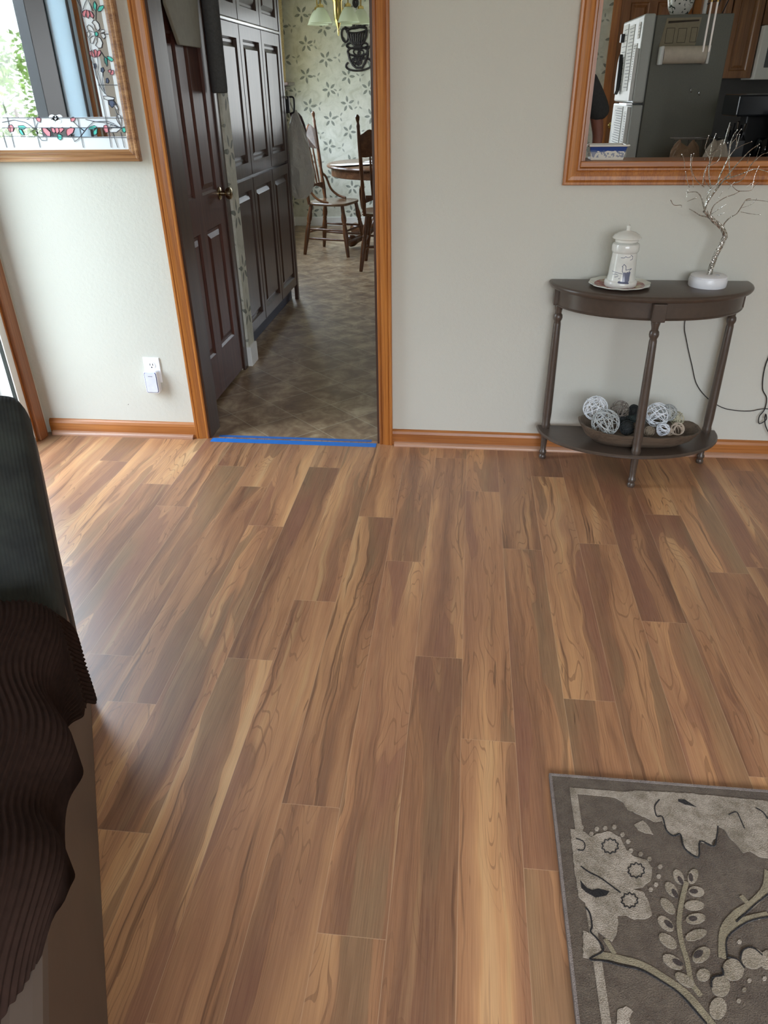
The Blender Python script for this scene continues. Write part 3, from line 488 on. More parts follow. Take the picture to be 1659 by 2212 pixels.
MIR={"teal":[[[-1.3382,1.6789],[-1.3344,1.6671],[-1.3408,1.6486],[-1.3476,1.6606],[-1.344,1.6723]],[[-1.3336,1.6519],[-1.3245,1.6635],[-1.3089,1.6659],[-1.309,1.6598],[-1.3189,1.6499],[-1.3315,1.6478]],[[-1.3382,1.5144],[-1.331,1.5071],[-1.3335,1.4855],[-1.3408,1.4929],[-1.3424,1.5055]],[[-1.3292,1.515],[-1.3143,1.5122],[-1.3061,1.5031],[-1.3152,1.4979],[-1.3269,1.5053]],[[-1.7338,1.2956],[-1.7122,1.2966],[-1.7,1.2894],[-1.7159,1.2836],[-1.7319,1.2857]],[[-1.7343,1.2858],[-1.7236,1.2817],[-1.7177,1.2637],[-1.7281,1.2658],[-1.7339,1.2738]],[[-1.4486,1.2893],[-1.4265,1.2942],[-1.4184,1.289],[-1.4318,1.2813],[-1.4527,1.2814]],[[-1.4355,1.2754],[-1.4184,1.2851],[-1.4224,1.2674],[-1.4317,1.2616],[-1.4378,1.2656]],[[-1.3198,1.2843],[-1.3096,1.2892],[-1.3023,1.2841],[-1.3048,1.2744],[-1.3138,1.2685],[-1.3205,1.2745]],[[-1.5841,1.2627],[-1.576,1.2666],[-1.5658,1.2606],[-1.5674,1.2506],[-1.5766,1.2459],[-1.5834,1.2508]],[[-1.3593,1.5871],[-1.3522,1.5894],[-1.3474,1.5852],[-1.349,1.5782],[-1.3553,1.5755],[-1.3602,1.5791]]],"pink":[[[-1.3933,1.6463],[-1.3831,1.6529],[-1.3732,1.6544],[-1.3786,1.6443],[-1.3845,1.6325],[-1.3914,1.6361]],[[-1.3732,1.6544],[-1.3663,1.6509],[-1.3643,1.6406],[-1.3723,1.6288],[-1.3784,1.6324],[-1.3782,1.6443]],[[-1.365,1.6525],[-1.3563,1.6473],[-1.3513,1.6369],[-1.356,1.6295],[-1.3637,1.6338],[-1.3637,1.6433]],[[-1.3924,1.5296],[-1.3814,1.533],[-1.376,1.524],[-1.3744,1.5114],[-1.3869,1.5152],[-1.3929,1.5218]],[[-1.3748,1.5346],[-1.3665,1.5363],[-1.3628,1.5291],[-1.3678,1.5149],[-1.3731,1.5114],[-1.3746,1.524]],[[-1.3611,1.5309],[-1.3515,1.5342],[-1.3491,1.5253],[-1.3577,1.5165],[-1.3678,1.5113]],[[-1.3344,1.471],[-1.3247,1.4745],[-1.322,1.4665],[-1.3275,1.4618],[-1.334,1.4667]],[[-1.3224,1.4709],[-1.3142,1.4715],[-1.3128,1.4616],[-1.3198,1.4562],[-1.3283,1.4582]],[[-1.6554,1.3224],[-1.6452,1.325],[-1.6353,1.3183],[-1.6409,1.3066],[-1.6515,1.3106]],[[-1.5168,1.3191],[-1.5056,1.3229],[-1.4961,1.3182],[-1.5043,1.3093],[-1.5165,1.3074]],[[-1.7711,1.2979],[-1.7587,1.2998],[-1.7531,1.2899],[-1.76,1.276],[-1.7734,1.2741],[-1.778,1.2861]],[[-1.3897,1.2927],[-1.3796,1.2965],[-1.3716,1.2866],[-1.3769,1.271],[-1.388,1.2691],[-1.3933,1.281]],[[-1.6386,1.2889],[-1.6226,1.2868],[-1.6089,1.2728],[-1.6126,1.259],[-1.625,1.2602],[-1.6376,1.275]],[[-1.6028,1.2906],[-1.5916,1.2885],[-1.5876,1.2766],[-1.592,1.2687],[-1.6022,1.2748]],[[-1.5874,1.2865],[-1.5751,1.2884],[-1.5711,1.2765],[-1.5831,1.2667],[-1.5881,1.2747]],[[-1.571,1.2864],[-1.5538,1.289],[-1.5537,1.2803],[-1.568,1.2705],[-1.5745,1.2726]],[[-1.5415,1.2822],[-1.5208,1.2899],[-1.5096,1.2839],[-1.5186,1.2701],[-1.5427,1.2584],[-1.5459,1.2684]]],"white":[[[-1.3621,1.6166],[-1.3554,1.6227],[-1.3466,1.6232],[-1.3381,1.6127],[-1.3369,1.5989],[-1.3452,1.5914],[-1.3525,1.5974],[-1.3545,1.6078]],[[-1.3836,1.605],[-1.3757,1.6107],[-1.3675,1.6046],[-1.363,1.5994],[-1.3593,1.5871],[-1.3715,1.5908],[-1.3816,1.5945]],[[-1.3893,1.586],[-1.38,1.5921],[-1.377,1.5822],[-1.3821,1.5736],[-1.3892,1.5755]],[[-1.3389,1.5902],[-1.3312,1.5953],[-1.3218,1.5944],[-1.3205,1.5881],[-1.3333,1.5856]],[[-1.3382,1.5833],[-1.3252,1.583],[-1.3206,1.5742],[-1.3287,1.5674],[-1.3362,1.5727]],[[-1.3808,1.5701],[-1.3682,1.5768],[-1.3573,1.5766],[-1.3636,1.568],[-1.3736,1.5534],[-1.3818,1.556]],[[-1.3511,1.5748],[-1.3414,1.5693],[-1.3366,1.5552],[-1.3433,1.5412],[-1.3547,1.5396],[-1.3646,1.5486],[-1.356,1.5591]],[[-1.3703,1.3902],[-1.3545,1.39],[-1.3285,1.384],[-1.332,1.3784],[-1.3551,1.3768],[-1.3692,1.3807]],[[-1.3348,1.3652],[-1.322,1.3613],[-1.3197,1.3441],[-1.3298,1.3461],[-1.3364,1.3576]],[[-1.3285,1.3308],[-1.3178,1.3269],[-1.316,1.3095],[-1.3209,1.2901],[-1.33,1.3019],[-1.3359,1.3174]],[[-1.3719,1.2788],[-1.349,1.2884],[-1.3221,1.2843],[-1.3435,1.2707],[-1.3692,1.2702]],[[-1.3639,1.2944],[-1.3431,1.2942],[-1.3263,1.2863],[-1.3536,1.2884],[-1.3679,1.2866]]],"lead":[[[-1.7896,1.3237],[-1.2968,1.3178]],[[-1.7999,1.2895],[-1.2966,1.2852]],[[-1.8087,1.2604],[-1.2962,1.2527]],[[-1.3956,1.6819],[-1.3866,1.5543],[-1.3786,1.4239],[-1.3757,1.2828],[-1.3757,1.2186]],[[-1.3597,1.2709],[-1.3499,1.2184]],[[-1.3273,1.2706],[-1.3233,1.2182]],[[-1.4879,1.3196],[-1.4886,1.2193]],[[-1.6651,1.3213],[-1.6643,1.2203]],[[-1.7738,1.3759],[-1.7689,1.3215],[-1.7699,1.221]],[[-1.8045,1.2744],[-1.8012,1.2212]],[[-1.3093,1.6585],[-1.2998,1.6583]],[[-1.3211,1.5819],[-1.2993,1.5815]],[[-1.3071,1.5046],[-1.3005,1.5045]],[[-1.3827,1.4258],[-1.2973,1.4247]],[[-1.3613,1.6811],[-1.3512,1.6505]],[[-1.387,1.6547],[-1.3736,1.6747],[-1.3677,1.6813]],[[-1.3408,1.6486],[-1.3462,1.6249]],[[-1.3656,1.5113],[-1.3668,1.4861],[-1.3732,1.468],[-1.3694,1.4349],[-1.361,1.4013],[-1.3582,1.3938]],[[-1.3921,1.5117],[-1.3846,1.4863],[-1.3846,1.4572],[-1.375,1.4201],[-1.3619,1.3976]],[[-1.3561,1.4641],[-1.3626,1.4348],[-1.361,1.4013]],[[-1.3483,1.5289],[-1.339,1.5108],[-1.3365,1.482]],[[-1.7943,1.308],[-1.7446,1.3154],[-1.6997,1.3072],[-1.6643,1.2812],[-1.6609,1.2593],[-1.6504,1.2452],[-1.6314,1.2451],[-1.6301,1.2591]],[[-1.4616,1.2835],[-1.5029,1.2482],[-1.5189,1.2403],[-1.523,1.2523],[-1.5178,1.2642]],[[-1.4566,1.3147],[-1.419,1.3066],[-1.3724,1.3081],[-1.3469,1.2981]],[[-1.4616,1.2835],[-1.4283,1.3066],[-1.3918,1.3044],[-1.3607,1.2983],[-1.3267,1.2843]],[[-1.6503,1.3067],[-1.6656,1.2852],[-1.6897,1.2755]],[[-1.5071,1.3074],[-1.4886,1.2876],[-1.4728,1.2757]],[[-1.3221,1.2843],[-1.3282,1.3212],[-1.3339,1.3481]],[[-1.3551,1.3768],[-1.3351,1.3747],[-1.3217,1.3518],[-1.3221,1.3327]],[[-1.402,1.682],[-1.3894,1.6445]],[[-1.6922,1.3169],[-1.6823,1.3188]]],"blue":[[[-1.3847,1.4918],[-1.3772,1.4935],[-1.3748,1.4844],[-1.3803,1.4761],[-1.3863,1.4791]],[[-1.3595,1.4787],[-1.3516,1.4804],[-1.3491,1.4713],[-1.3561,1.4641],[-1.362,1.4678]],[[-1.3476,1.4456],[-1.3419,1.4474],[-1.3385,1.4381],[-1.3434,1.4301],[-1.3505,1.4328]],[[-1.3528,1.3768],[-1.3344,1.3777],[-1.3261,1.3632],[-1.3364,1.3576],[-1.3445,1.352],[-1.3548,1.3635]]],"clearpetal":[[[-1.5633,1.3196],[-1.5662,1.3153],[-1.5718,1.3122],[-1.5786,1.3111],[-1.5849,1.3123],[-1.5888,1.3155],[-1.5895,1.3198],[-1.5866,1.3241],[-1.581,1.3271],[-1.5742,1.3282],[-1.568,1.327],[-1.564,1.3239]],[[-1.5763,1.3236],[-1.5792,1.3193],[-1.5848,1.3162],[-1.5916,1.3152],[-1.5979,1.3164],[-1.6018,1.3195],[-1.6024,1.3238],[-1.5996,1.3281],[-1.594,1.3312],[-1.5871,1.3322],[-1.5809,1.331],[-1.577,1.3279]],[[-1.5484,1.3233],[-1.5512,1.3191],[-1.5568,1.316],[-1.5636,1.3149],[-1.5698,1.3161],[-1.5738,1.3193],[-1.5745,1.3236],[-1.5716,1.3278],[-1.566,1.3309],[-1.5592,1.332],[-1.553,1.3307],[-1.549,1.3276]],[[-1.5775,1.31],[-1.5804,1.3057],[-1.586,1.3026],[-1.5929,1.3015],[-1.5991,1.3027],[-1.6031,1.3059],[-1.6037,1.3102],[-1.6008,1.3145],[-1.5952,1.3176],[-1.5884,1.3186],[-1.5821,1.3174],[-1.5782,1.3143]],[[-1.5542,1.3097],[-1.557,1.3055],[-1.5626,1.3024],[-1.5695,1.3013],[-1.5757,1.3025],[-1.5797,1.3057],[-1.5803,1.31],[-1.5775,1.3143],[-1.5719,1.3173],[-1.565,1.3184],[-1.5588,1.3172],[-1.5548,1.314]]]}
TREE=[[[[0.8981,-0.095,0.7817],[0.9139,-0.095,0.842],[0.9326,-0.095,0.9092],[0.9344,-0.095,0.9229]],0.0085,0.0075],[[[0.9344,-0.095,0.9229],[0.9193,-0.095,0.9474],[0.8864,-0.095,0.9716],[0.8598,-0.095,0.9931],[0.8441,-0.095,1.009]],0.0075,0.0055],[[[0.9201,-0.095,0.9501],[0.9208,-0.1033,0.9676],[0.9331,-0.1117,0.9876],[0.9495,-0.12,1.0008],[0.9593,-0.1283,1.0294],[0.9657,-0.1367,1.0486],[0.9779,-0.145,1.0534]],0.0028,0.0012],[[[0.9668,-0.135,1.0458],[0.9877,-0.15,1.0502],[1.0297,-0.165,1.047]],0.0012,0.0007],[[[0.9598,-0.125,1.0081],[1.0022,-0.125,1.0003],[1.0281,-0.125,0.999]],0.001,0.0006],[[[0.9595,-0.125,1.0211],[0.9859,-0.135,1.0329],[0.9967,-0.145,1.0522]],0.001,0.0006],[[[0.8441,-0.095,1.009],[0.8321,-0.107,1.0317],[0.8157,-0.119,1.0567],[0.7989,-0.131,1.0711],[0.7816,-0.143,1.075],[0.7547,-0.155,1.0739]],0.0028,0.0009],[[[0.8441,-0.095,1.009],[0.8475,-0.0975,1.0358],[0.8641,-0.1,1.07],[0.8795,-0.1025,1.096],[0.8946,-0.105,1.1217],[0.9137,-0.1075,1.152],[0.9309,-0.11,1.1769],[0.9506,-0.1125,1.2015],[0.975,-0.115,1.2209]],0.0045,0.001],[[[0.8701,-0.105,1.0861],[0.8672,-0.1107,1.1173],[0.8743,-0.1164,1.1504],[0.8813,-0.1221,1.183],[0.8762,-0.1279,1.2103],[0.8748,-0.1336,1.2323],[0.8785,-0.1393,1.254],[0.8843,-0.145,1.2661]],0.0028,0.0009],[[[0.919,-0.065,1.1127],[0.909,-0.0667,1.1435],[0.9026,-0.0683,1.1639],[0.9016,-0.07,1.184],[0.9147,-0.0717,1.2064],[0.9171,-0.0733,1.2286],[0.9174,-0.075,1.2482]],0.0022,0.0008],[[[0.9137,-0.075,1.2066],[0.9098,-0.0817,1.2267],[0.9046,-0.0883,1.2465],[0.9124,-0.095,1.266]],0.0012,0.0008],[[[0.8848,-0.115,1.1825],[0.8847,-0.1083,1.2211],[0.8987,-0.1017,1.2376],[0.9032,-0.095,1.2493]],0.0014,0.0008],[[[0.9142,-0.075,1.2042],[0.9401,-0.06,1.2154],[0.9718,-0.045,1.2246]],0.001,0.0007],[[[0.8836,-0.115,1.1101],[0.9069,-0.1267,1.1212],[0.9325,-0.1383,1.1323],[0.9525,-0.15,1.1432],[0.9655,-0.1617,1.1491],[0.983,-0.1733,1.1464],[0.9994,-0.185,1.1425]],0.0022,0.001],[[[0.9243,-0.095,1.0977],[0.9489,-0.0883,1.1047],[0.9651,-0.0817,1.1244],[0.9742,-0.075,1.1515],[0.9909,-0.0683,1.1685],[1.0103,-0.0617,1.1853],[1.031,-0.055,1.191]],0.0018,0.0008],[[[0.9701,-0.095,1.1532],[0.9855,-0.085,1.1797],[0.9924,-0.075,1.2086]],0.001,0.0006],[[[0.9585,-0.085,1.1599],[0.9693,-0.065,1.1858]],0.001,0.0006],[[[0.9806,-0.145,1.1574],[0.9717,-0.15,1.1283],[0.9702,-0.155,1.0838]],0.001,0.0006],[[[0.9932,-0.145,1.1053],[0.9808,-0.14,1.0923],[0.975,-0.135,1.079],[0.9507,-0.13,1.076],[0.9305,-0.125,1.078],[0.9062,-0.12,1.0978],[0.89,-0.115,1.105]],0.0008,0.0014],[[[0.9534,-0.145,1.0903],[0.9755,-0.145,1.1079]],0.0007,0.0006],[[[0.8496,-0.105,1.0809],[0.8369,-0.11,1.1096],[0.8269,-0.115,1.138],[0.8219,-0.12,1.1683],[0.8179,-0.125,1.1934],[0.8156,-0.13,1.2229],[0.8205,-0.135,1.2543]],0.0024,0.0008],[[[0.8254,-0.115,1.158],[0.8369,-0.105,1.1918],[0.8488,-0.095,1.2108],[0.8602,-0.085,1.2321]],0.0014,0.0008],[[[0.812,-0.095,1.1714],[0.8181,-0.085,1.1806],[0.8446,-0.075,1.1947],[0.871,-0.065,1.2087],[0.8897,-0.055,1.2216]],0.0011,0.0007],[[[0.8212,-0.115,1.1779],[0.8044,-0.1225,1.1982],[0.7954,-0.13,1.2133],[0.7953,-0.1375,1.2355],[0.7954,-0.145,1.2502]],0.0012,0.0007],[[[0.8182,-0.125,1.1539],[0.8399,-0.1325,1.1668],[0.8476,-0.14,1.1821],[0.8445,-0.1475,1.2045],[0.8368,-0.155,1.2243]],0.0012,0.0008],[[[0.8217,-0.095,1.085],[0.8168,-0.1017,1.1267],[0.8182,-0.1083,1.1499],[0.8244,-0.115,1.163]],0.0014,0.001],[[[0.852,-0.075,1.0828],[0.8341,-0.0783,1.0987],[0.8262,-0.0817,1.1196],[0.8254,-0.085,1.1454]],0.0014,0.0009],[[[0.8271,-0.095,1.085],[0.8021,-0.105,1.1016],[0.7823,-0.115,1.1204],[0.7676,-0.125,1.1416],[0.7583,-0.135,1.1624],[0.7572,-0.145,1.1951]],0.0018,0.0008],[[[0.7671,-0.125,1.1441],[0.7601,-0.12,1.1587],[0.7578,-0.115,1.1905]],0.001,0.0007],[[[0.7849,-0.115,1.0873],[0.7748,-0.12,1.1184],[0.7608,-0.125,1.1491]],0.001,0.0007],[[[0.7662,-0.135,1.0882],[0.7516,-0.14,1.1154],[0.7414,-0.145,1.1385]],0.0012,0.0009],[[[0.7395,-0.135,1.15],[0.7272,-0.145,1.1806],[0.7157,-0.155,1.1936]],0.0009,0.0007],[[[0.7629,-0.155,1.0456],[0.7843,-0.14,1.0515],[0.7985,-0.125,1.0536]],0.0012,0.001],[[[0.7609,-0.145,1.0547],[0.7599,-0.145,1.0804]],0.0009,0.0007],[[[0.6952,-0.195,1.0557],[0.7107,-0.1883,1.0383],[0.7365,-0.1817,1.0374],[0.7406,-0.175,1.0314]],0.0013,0.0007],[[[0.857,-0.095,0.9864],[0.8276,-0.1117,0.994],[0.8013,-0.1283,1.0082],[0.7772,-0.145,1.0197]],0.0026,0.0013],[[[0.8607,-0.115,0.9959],[0.861,-0.127,1.0239],[0.8703,-0.139,1.0411],[0.8899,-0.151,1.058],[0.913,-0.163,1.0696],[0.9252,-0.175,1.0811]],0.002,0.0012],[[[0.8642,-0.115,0.9986],[0.8829,-0.13,1.0191],[0.8983,-0.145,1.0341]],0.0014,0.001],[[[0.8683,-0.145,1.0547],[0.8742,-0.155,1.0763]],0.001,0.0008],[[[0.8779,-0.145,0.9976],[0.8944,-0.155,1.0082]],0.0012,0.0009],[[[0.8388,-0.105,1.068],[0.8558,-0.115,1.0897],[0.8719,-0.125,1.1136]],0.0016,0.001],[[[0.8467,-0.085,1.0157],[0.8464,-0.0883,1.053],[0.8503,-0.0917,1.0691],[0.8488,-0.095,1.085]],0.0022,0.0018],[[[0.9,-0.125,1.0831],[0.9135,-0.135,1.1044]],0.001,0.0007],[[[0.83,-0.075,1.0567],[0.8358,-0.085,1.0289],[0.8455,-0.095,1.009]],0.0012,0.002],[[[0.8742,-0.065,1.2186],[0.8767,-0.065,1.2553],[0.8805,-0.065,1.2854]],0.0016,0.0012]]
BALLS=[[0.549,-0.17,0.2696,0.0494,0],[0.5839,-0.235,0.2344,0.0554,1],[0.6456,-0.17,0.2671,0.0374,2],[0.7021,-0.17,0.2653,0.0237,3],[0.7067,-0.17,0.2362,0.0239,4],[0.6718,-0.235,0.2155,0.0302,3],[0.7043,-0.235,0.2166,0.0201,5],[0.7971,-0.17,0.2483,0.0492,0],[0.8379,-0.17,0.2586,0.0355,6],[0.8784,-0.17,0.2345,0.0288,7],[0.8121,-0.235,0.2131,0.0268,8],[0.8664,-0.235,0.2168,0.026,9],[0.7601,-0.235,0.204,0.0208,10],[0.8379,-0.235,0.2049,0.0161,9],[0.6654,-0.17,0.2238,0.0239,3],[0.7361,-0.17,0.2188,0.0239,4]]
# ------------------------------------------------------------------ baseboard corner bits, tape, outlet
def vec(f): return f
t = MB().box(DX0+.006, DX1-.004, -.046, -.006, .0004, .0012).build('painters_tape', plain('blue_painters_tape', srgb(40,118,206), .55, var=.05))
tag(t, 'wide bright blue painters tape strip on the wood floor at doorway threshold', 'tape', 'blue tape strips across the threshold')
t = MB().box(DX0+.03, DX1-.03, .008, .030, .0004, .0012).build('painters_tape', plain('blue_painters_tape_dull', srgb(50,104,180), .6, var=.08))
tag(t, 'narrower blue painters tape strip on the tile side of the threshold', 'tape', 'blue tape strips across the threshold')
ol = thing('wall_outlet', (-1.378, 0, .325), 'white duplex wall outlet left of the doorway, lower socket used', 'outlet')
MB().prism([(-.0375,-.058),(.0375,-.058),(.0375,.058),(-.0375,.058)], lambda a,b,t: (-1.378+a, -t, .325+b), .0002, .006).build('cover_plate', M['plastic'], ol, bevel=.002)
MB().lathe([(.0001,.0),(.0165,.0),(.0165,.002),(.0001,.002)], (-1.378,-.0058,.347), 20, (0,-1,0)).build('receptacle', plain('receptacle_white', srgb(245,246,248), .2), ol)
sl = MB().box(-1.386,-1.3835,-.0084,-.0076,.347,.356).box(-1.3735,-1.371,-.0084,-.0076,.347,.356).lathe([(.0001,0),(.003,0),(.003,.0008),(.0001,.0008)], (-1.3785,-.0076,.339), 10, (0,-1,0))
sl.build('slots', M['black'], ol)
we = thing('plug_in_extender', (-1.381, -.006, .227), 'white plug-in network extender with blue light ring in lower outlet socket', 'device')
def rrect(w, h, r, n=6):
    P = []
    for cx_, cy_, a0 in ((w-r, h-r, 0), (-w+r, h-r, PI/2), (-w+r, -h+r, PI), (w-r, -h+r, 1.5*PI)):
        for i in range(n+1): t = a0 + PI/2*i/n; P.append((cx_+r*math.cos(t), cy_+r*math.sin(t)))
    return P
EX, EZ = -1.381, .2765
MB().prism(rrect(.031,.0505,.009), lambda a,b,t: (EX+a, -t, EZ+b), .0065, .034).build('body', M['plastic'], we, bevel=.002)
MB().prism(rrect(.0275,.047,.008), lambda a,b,t: (EX+a, -t, EZ+b), .0342, .0350).build('groove', plain('extender_groove', srgb(70,84,140), .3), we)
MB().prism(rrect(.0255,.045,.007), lambda a,b,t: (EX+a, -t, EZ+b), .0350, .0365).build('front_panel', plain('extender_face', srgb(222,226,238), .22), we, bevel=.001)
k = NT('blue_led'); k.b.inputs['Emission Color'].default_value = srgb(60,80,255); k.b.inputs['Emission Strength'].default_value = 3.0
MB().box(EX-.021, EX+.021, -.0362, -.0344, EZ+.0452, EZ+.0472).build('indicator_light', k.m, we)
MB().box(EX-.010, EX+.010, -.0369, -.0364, EZ+.028, EZ+.0305).build('logo_mark', plain('grey_print', srgb(120,124,136), .5), we)
k = MB().tube([(-1.53,-.0008,.153),(-1.527,-.0008,.1555)], .0012, 6).build('wall_scuff', plain('dark_scuff', srgb(90,80,72), .8)); tag(k, 'small dark nick on pale wall above the left baseboard', 'scuff')

# ------------------------------------------------------------------ stained glass mirror
mr = thing('mirror', (-1.58, 0, 1.17), 'oak framed wall mirror with painted stained glass flower border', 'mirror')
mx0, mx1, mz0, mz1 = -1.868, -1.308, 1.212, 2.02
MF = [(0,0),(0,.012),(.006,.018),(.012,.016),(.018,.022),(.026,.020),(.034,.027),(.040,.026),(.042,.018),(.042,0)]
P = [((mx0,0,mz0),(-1,0,-1)),((mx0,0,mz1),(-1,0,1)),((mx1,0,mz1),(1,0,1)),((mx1,0,mz0),(1,0,-1)),((mx0,0,mz0),(-1,0,-1))]
MB().sweep([(a, b+.0005) for a, b in MF], [(p, a, (0,-1,0)) for p, a in P]).build('frame', wood('mirror_frame_oak', srgb(98,58,30), srgb(150,104,64), srgb(188,146,100), axis='X', rough=.3, coat=.4, sc=1.6), mr)
k = NT('mirror_silver', .015, (.93,.95,.96,1), 1); MB().box(mx0-.01, mx1+.01, -.012, -.001, mz0-.01, mz1+.01).build('mirror_glass', k.m, mr)
k = NT('frosted_white_glass', .25, srgb(236,242,246), 0, .6)
fz = MB(); yq = -.0123; yp = -.0128
def quadp(b, pts): b.prism(pts, lambda a, c, t: (a, t, c), yq, yp)
for q in [[(mx0,1.288),(mx1,1.288),(mx1,1.322),(mx0,1.322)], [(mx0,mz0),(mx1,mz0),(mx1,1.256),(mx0,1.256)],
          [(-1.388,1.323),(-1.358,1.323),(-1.358,mz1),(-1.396,mz1)], [(-1.321,1.323),(mx1,1.323),(mx1,mz1),(-1.321,mz1)],
          [(mx0,1.323),(-1.855,1.323),(-1.857,mz1),(mx0,mz1)]]: quadp(fz, q)
fz.build('frosted_panels', k.m, mr)
def glaze(name, polys, mat, d=.0016):
    for pl in polys:
        for mir in ((0, 1) if min(p[1] for p in pl) > 1.33 else (0,)):
            for dz in ((0,) if min(p[1] for p in pl) < 1.345 else (0, .36)):
                b = MB()
                pts = [((-3.176 - x if mir else x), z+dz) for x, z in pl]
                if mir and max(p[0] for p in pts) > -1.6 and min(p[0] for p in pts) > -1.7 and False: continue
                pts = [(min(max(x, mx0), mx1), min(z, mz1)) for x, z in pts]
                b.prism(pts, lambda a, c, t: (a, t, c), -.0126, -.0126-d); b.build(name, mat, mr)
glaze('glass_leaf', MIR['teal'], plain('teal_glass_paint', srgb(96,214,196), .2), .0018)
glaze('pink_petal', MIR['pink'], plain('pink_glass_paint', srgb(236,150,160), .2), .0016)
glaze('white_petal', MIR['white'] + MIR['clearpetal'], plain('white_glass_paint', srgb(236,240,242), .2), .0014)
glaze('bud', MIR['blue'], plain('blue_grey_glass_paint', srgb(96,108,134), .2), .0017)
b = MB()
def leadline(P):
    for mir in ((0, 1) if min(p[1] for p in P) > 1.33 else (0,)):
        q = [((-3.176-x if mir else x), -.0152, z) for x, z in P]
        if max(z for _, z in P) > 1.66:
            q = sorted(q, key=lambda p: p[2]); q.append((q[-1][0], -.0152, mz1))
        q = [(min(max(x, mx0), mx1), y, min(max(z, mz0), mz1)) for x, y, z in q]
        b.tube(q, .0011, 5)
for L in MIR['lead']: leadline(L)
for kk in ('teal','pink','white','blue'):
    for L in MIR[kk]:
        for mir in ((0, 1) if min(p[1] for p in L) > 1.33 else (0,)): b.tube([((-3.176-x if mir else x), -.0152, z) for x, z in L], .0011, 5, closed=True)
b.build('lead_lines', plain('lead_line_paint', srgb(62,66,76), .4), mr)

# ------------------------------------------------------------------ console table
ct = thing('console_table', (.712, -.15, 0), 'half moon dark brown console table with turned legs against the wall', 'table')
tcx, tb = .7125, -.012
def halfmoon(a, bdepth, n=32, back=tb):
    return [(tcx+a, back)] + [(tcx + a*math.cos(PI*i/n), back - .02 - (bdepth-.02)*math.sin(PI*i/n)) for i in range(n+1)] + [(tcx-a, back)]
def moonstack(levels, a, d):
    b = MB(); n = None; vs = []; 
    for z, inset in levels:
        P = halfmoon(a-inset, d-inset); n = len(P); vs += [(x, y, z) for x, y in P]
    fs = [tuple(range(n))[::-1], tuple(range(n*(len(levels)-1), n*len(levels)))]
    for i in range(len(levels)-1):
        for q in range(n): fs.append((i*n+q, i*n+(q+1) % n, (i+1)*n+(q+1) % n, (i+1)*n+q))
    return b.add(vs, fs)
moonstack([(.722,.012),(.724,.005),(.730,.001),(.736,0),(.741,.003),(.744,.010)], .381, .282).build('tabletop', M['console'], ct, smooth=True)
moonstack([(.655,.028),(.660,.024),(.664,.028),(.668,.028),(.722,.028)], .381, .282).build('apron', M['console'], ct, smooth=True)
shelf = MB(); vs = []
def moonP(a, d, cx_, back, n=32): return [(cx_+a, back)] + [(cx_ + a*math.cos(PI*i/n), back - .01 - (d-.01)*math.sin(PI*i/n)) for i in range(n+1)] + [(cx_-a, back)]
lv = [(.126,.006),(.130,0),(.136,0),(.141,.005)]
for z, ins in lv: vs += [(x, y, z) for x, y in moonP(.372-ins, .282-ins, .705, -.060)]
n = len(moonP(.3, .2, 0, 0)); fs = [tuple(range(n))[::-1], tuple(range(n*3, n*4))]
for i in range(3):
    for q in range(n): fs.append((i*n+q, i*n+(q+1) % n, (i+1)*n+(q+1) % n, (i+1)*n+q))
shelf.add(vs, fs).build('shelf', M['console'], ct, smooth=True)
def turned(x0, y0, x1, y1, ztop, name='leg'):
    A = Vector((x1, y1, 0)); B = Vector((x0, y0, ztop)); ax = (B-A); L = ax.length
    pr = [(.0001,0),(.014,0),(.0155,.006),(.0155,.012),(.0115,.018),(.0155,.026),(.015,.034),(.011,.04),(.0125,.06),(.0165,.14),(.0185,.148),(.0185,.156),(.0165,.162),(.0185,.20),
          (.0165,.45),(.0145,.575),(.013,.585),(.017,.592),(.0185,.600),(.017,.610),(.0125,.616),(.0135,.626),(.017,.640),(.0175,.648),(.0135,.654),(.0001,.656)]
    b = MB().lathe([(r_, h*L/.656) for r_, h in pr], A, 20, ax)
    return b.build(name, M['console'], ct, smooth=True)
for (x0,y0,x1,y1) in [(.702,-.262,.702,-.328),(.375,-.05,.368,-.092),(1.040,-.05,1.033,-.084)]:
    turned(x0, y0, x1, y1, .662)
for q in [(.678,.726,-.296,-.255,.656,.722),(.350,.392,-.072,-.030,.656,.722),(1.025,1.068,-.072,-.030,.656,.722)]: MB().box(*q).build('leg_block', M['console'], ct, bevel=.003)


# ------------------------------------------------------------------ things on the table
pl = MB()
def plate_fn(u, v):
    th = 2*PI*u; rr = v
    R = .112*rr*(1+.022*math.cos(12*th)*rr); z = .7445 + (.003 if rr < .55 else .003 + .013*((rr-.55)/.45)**1.5)
    return (.579+R*math.cos(th), -.126+R*math.sin(th)*.985, z)
n_ = 64
top = [plate_fn(i/n_, [0.02,.3,.55,.62,.75,.88,1][j]) for j in range(7) for i in range(n_)]
bot = [(x, y, z-.003) for x, y, z in top]
fs = []
for base, fl in ((0, 0), (7*n_, 1)):
    for j in range(6):
        for i in range(n_):
            q = (base+j*n_+i, base+j*n_+(i+1) % n_, base+(j+1)*n_+(i+1) % n_, base+(j+1)*n_+i); fs.append(q if not fl else q[::-1])
fs += [(6*n_+i, 6*n_+(i+1) % n_, 13*n_+(i+1) % n_, 13*n_+i) for i in range(n_)] + [tuple(range(n_)), tuple(range(7*n_, 8*n_))]
pl.add(top+bot, fs)
k = NT('painted_plate', .18); p = k.sep(k.coord()); rr = k.math('SQRT', k.math('ADD', k.math('MULTIPLY', p[0], p[0]), k.math('MULTIPLY', p[1], p[1])))
c = k.ramp(k.noise(k.coord(), 22, 3), [(.35, srgb(196,180,160)), (.5, srgb(150,80,76)), (.6, srgb(160,110,104)), (.7, srgb(206,196,150))])
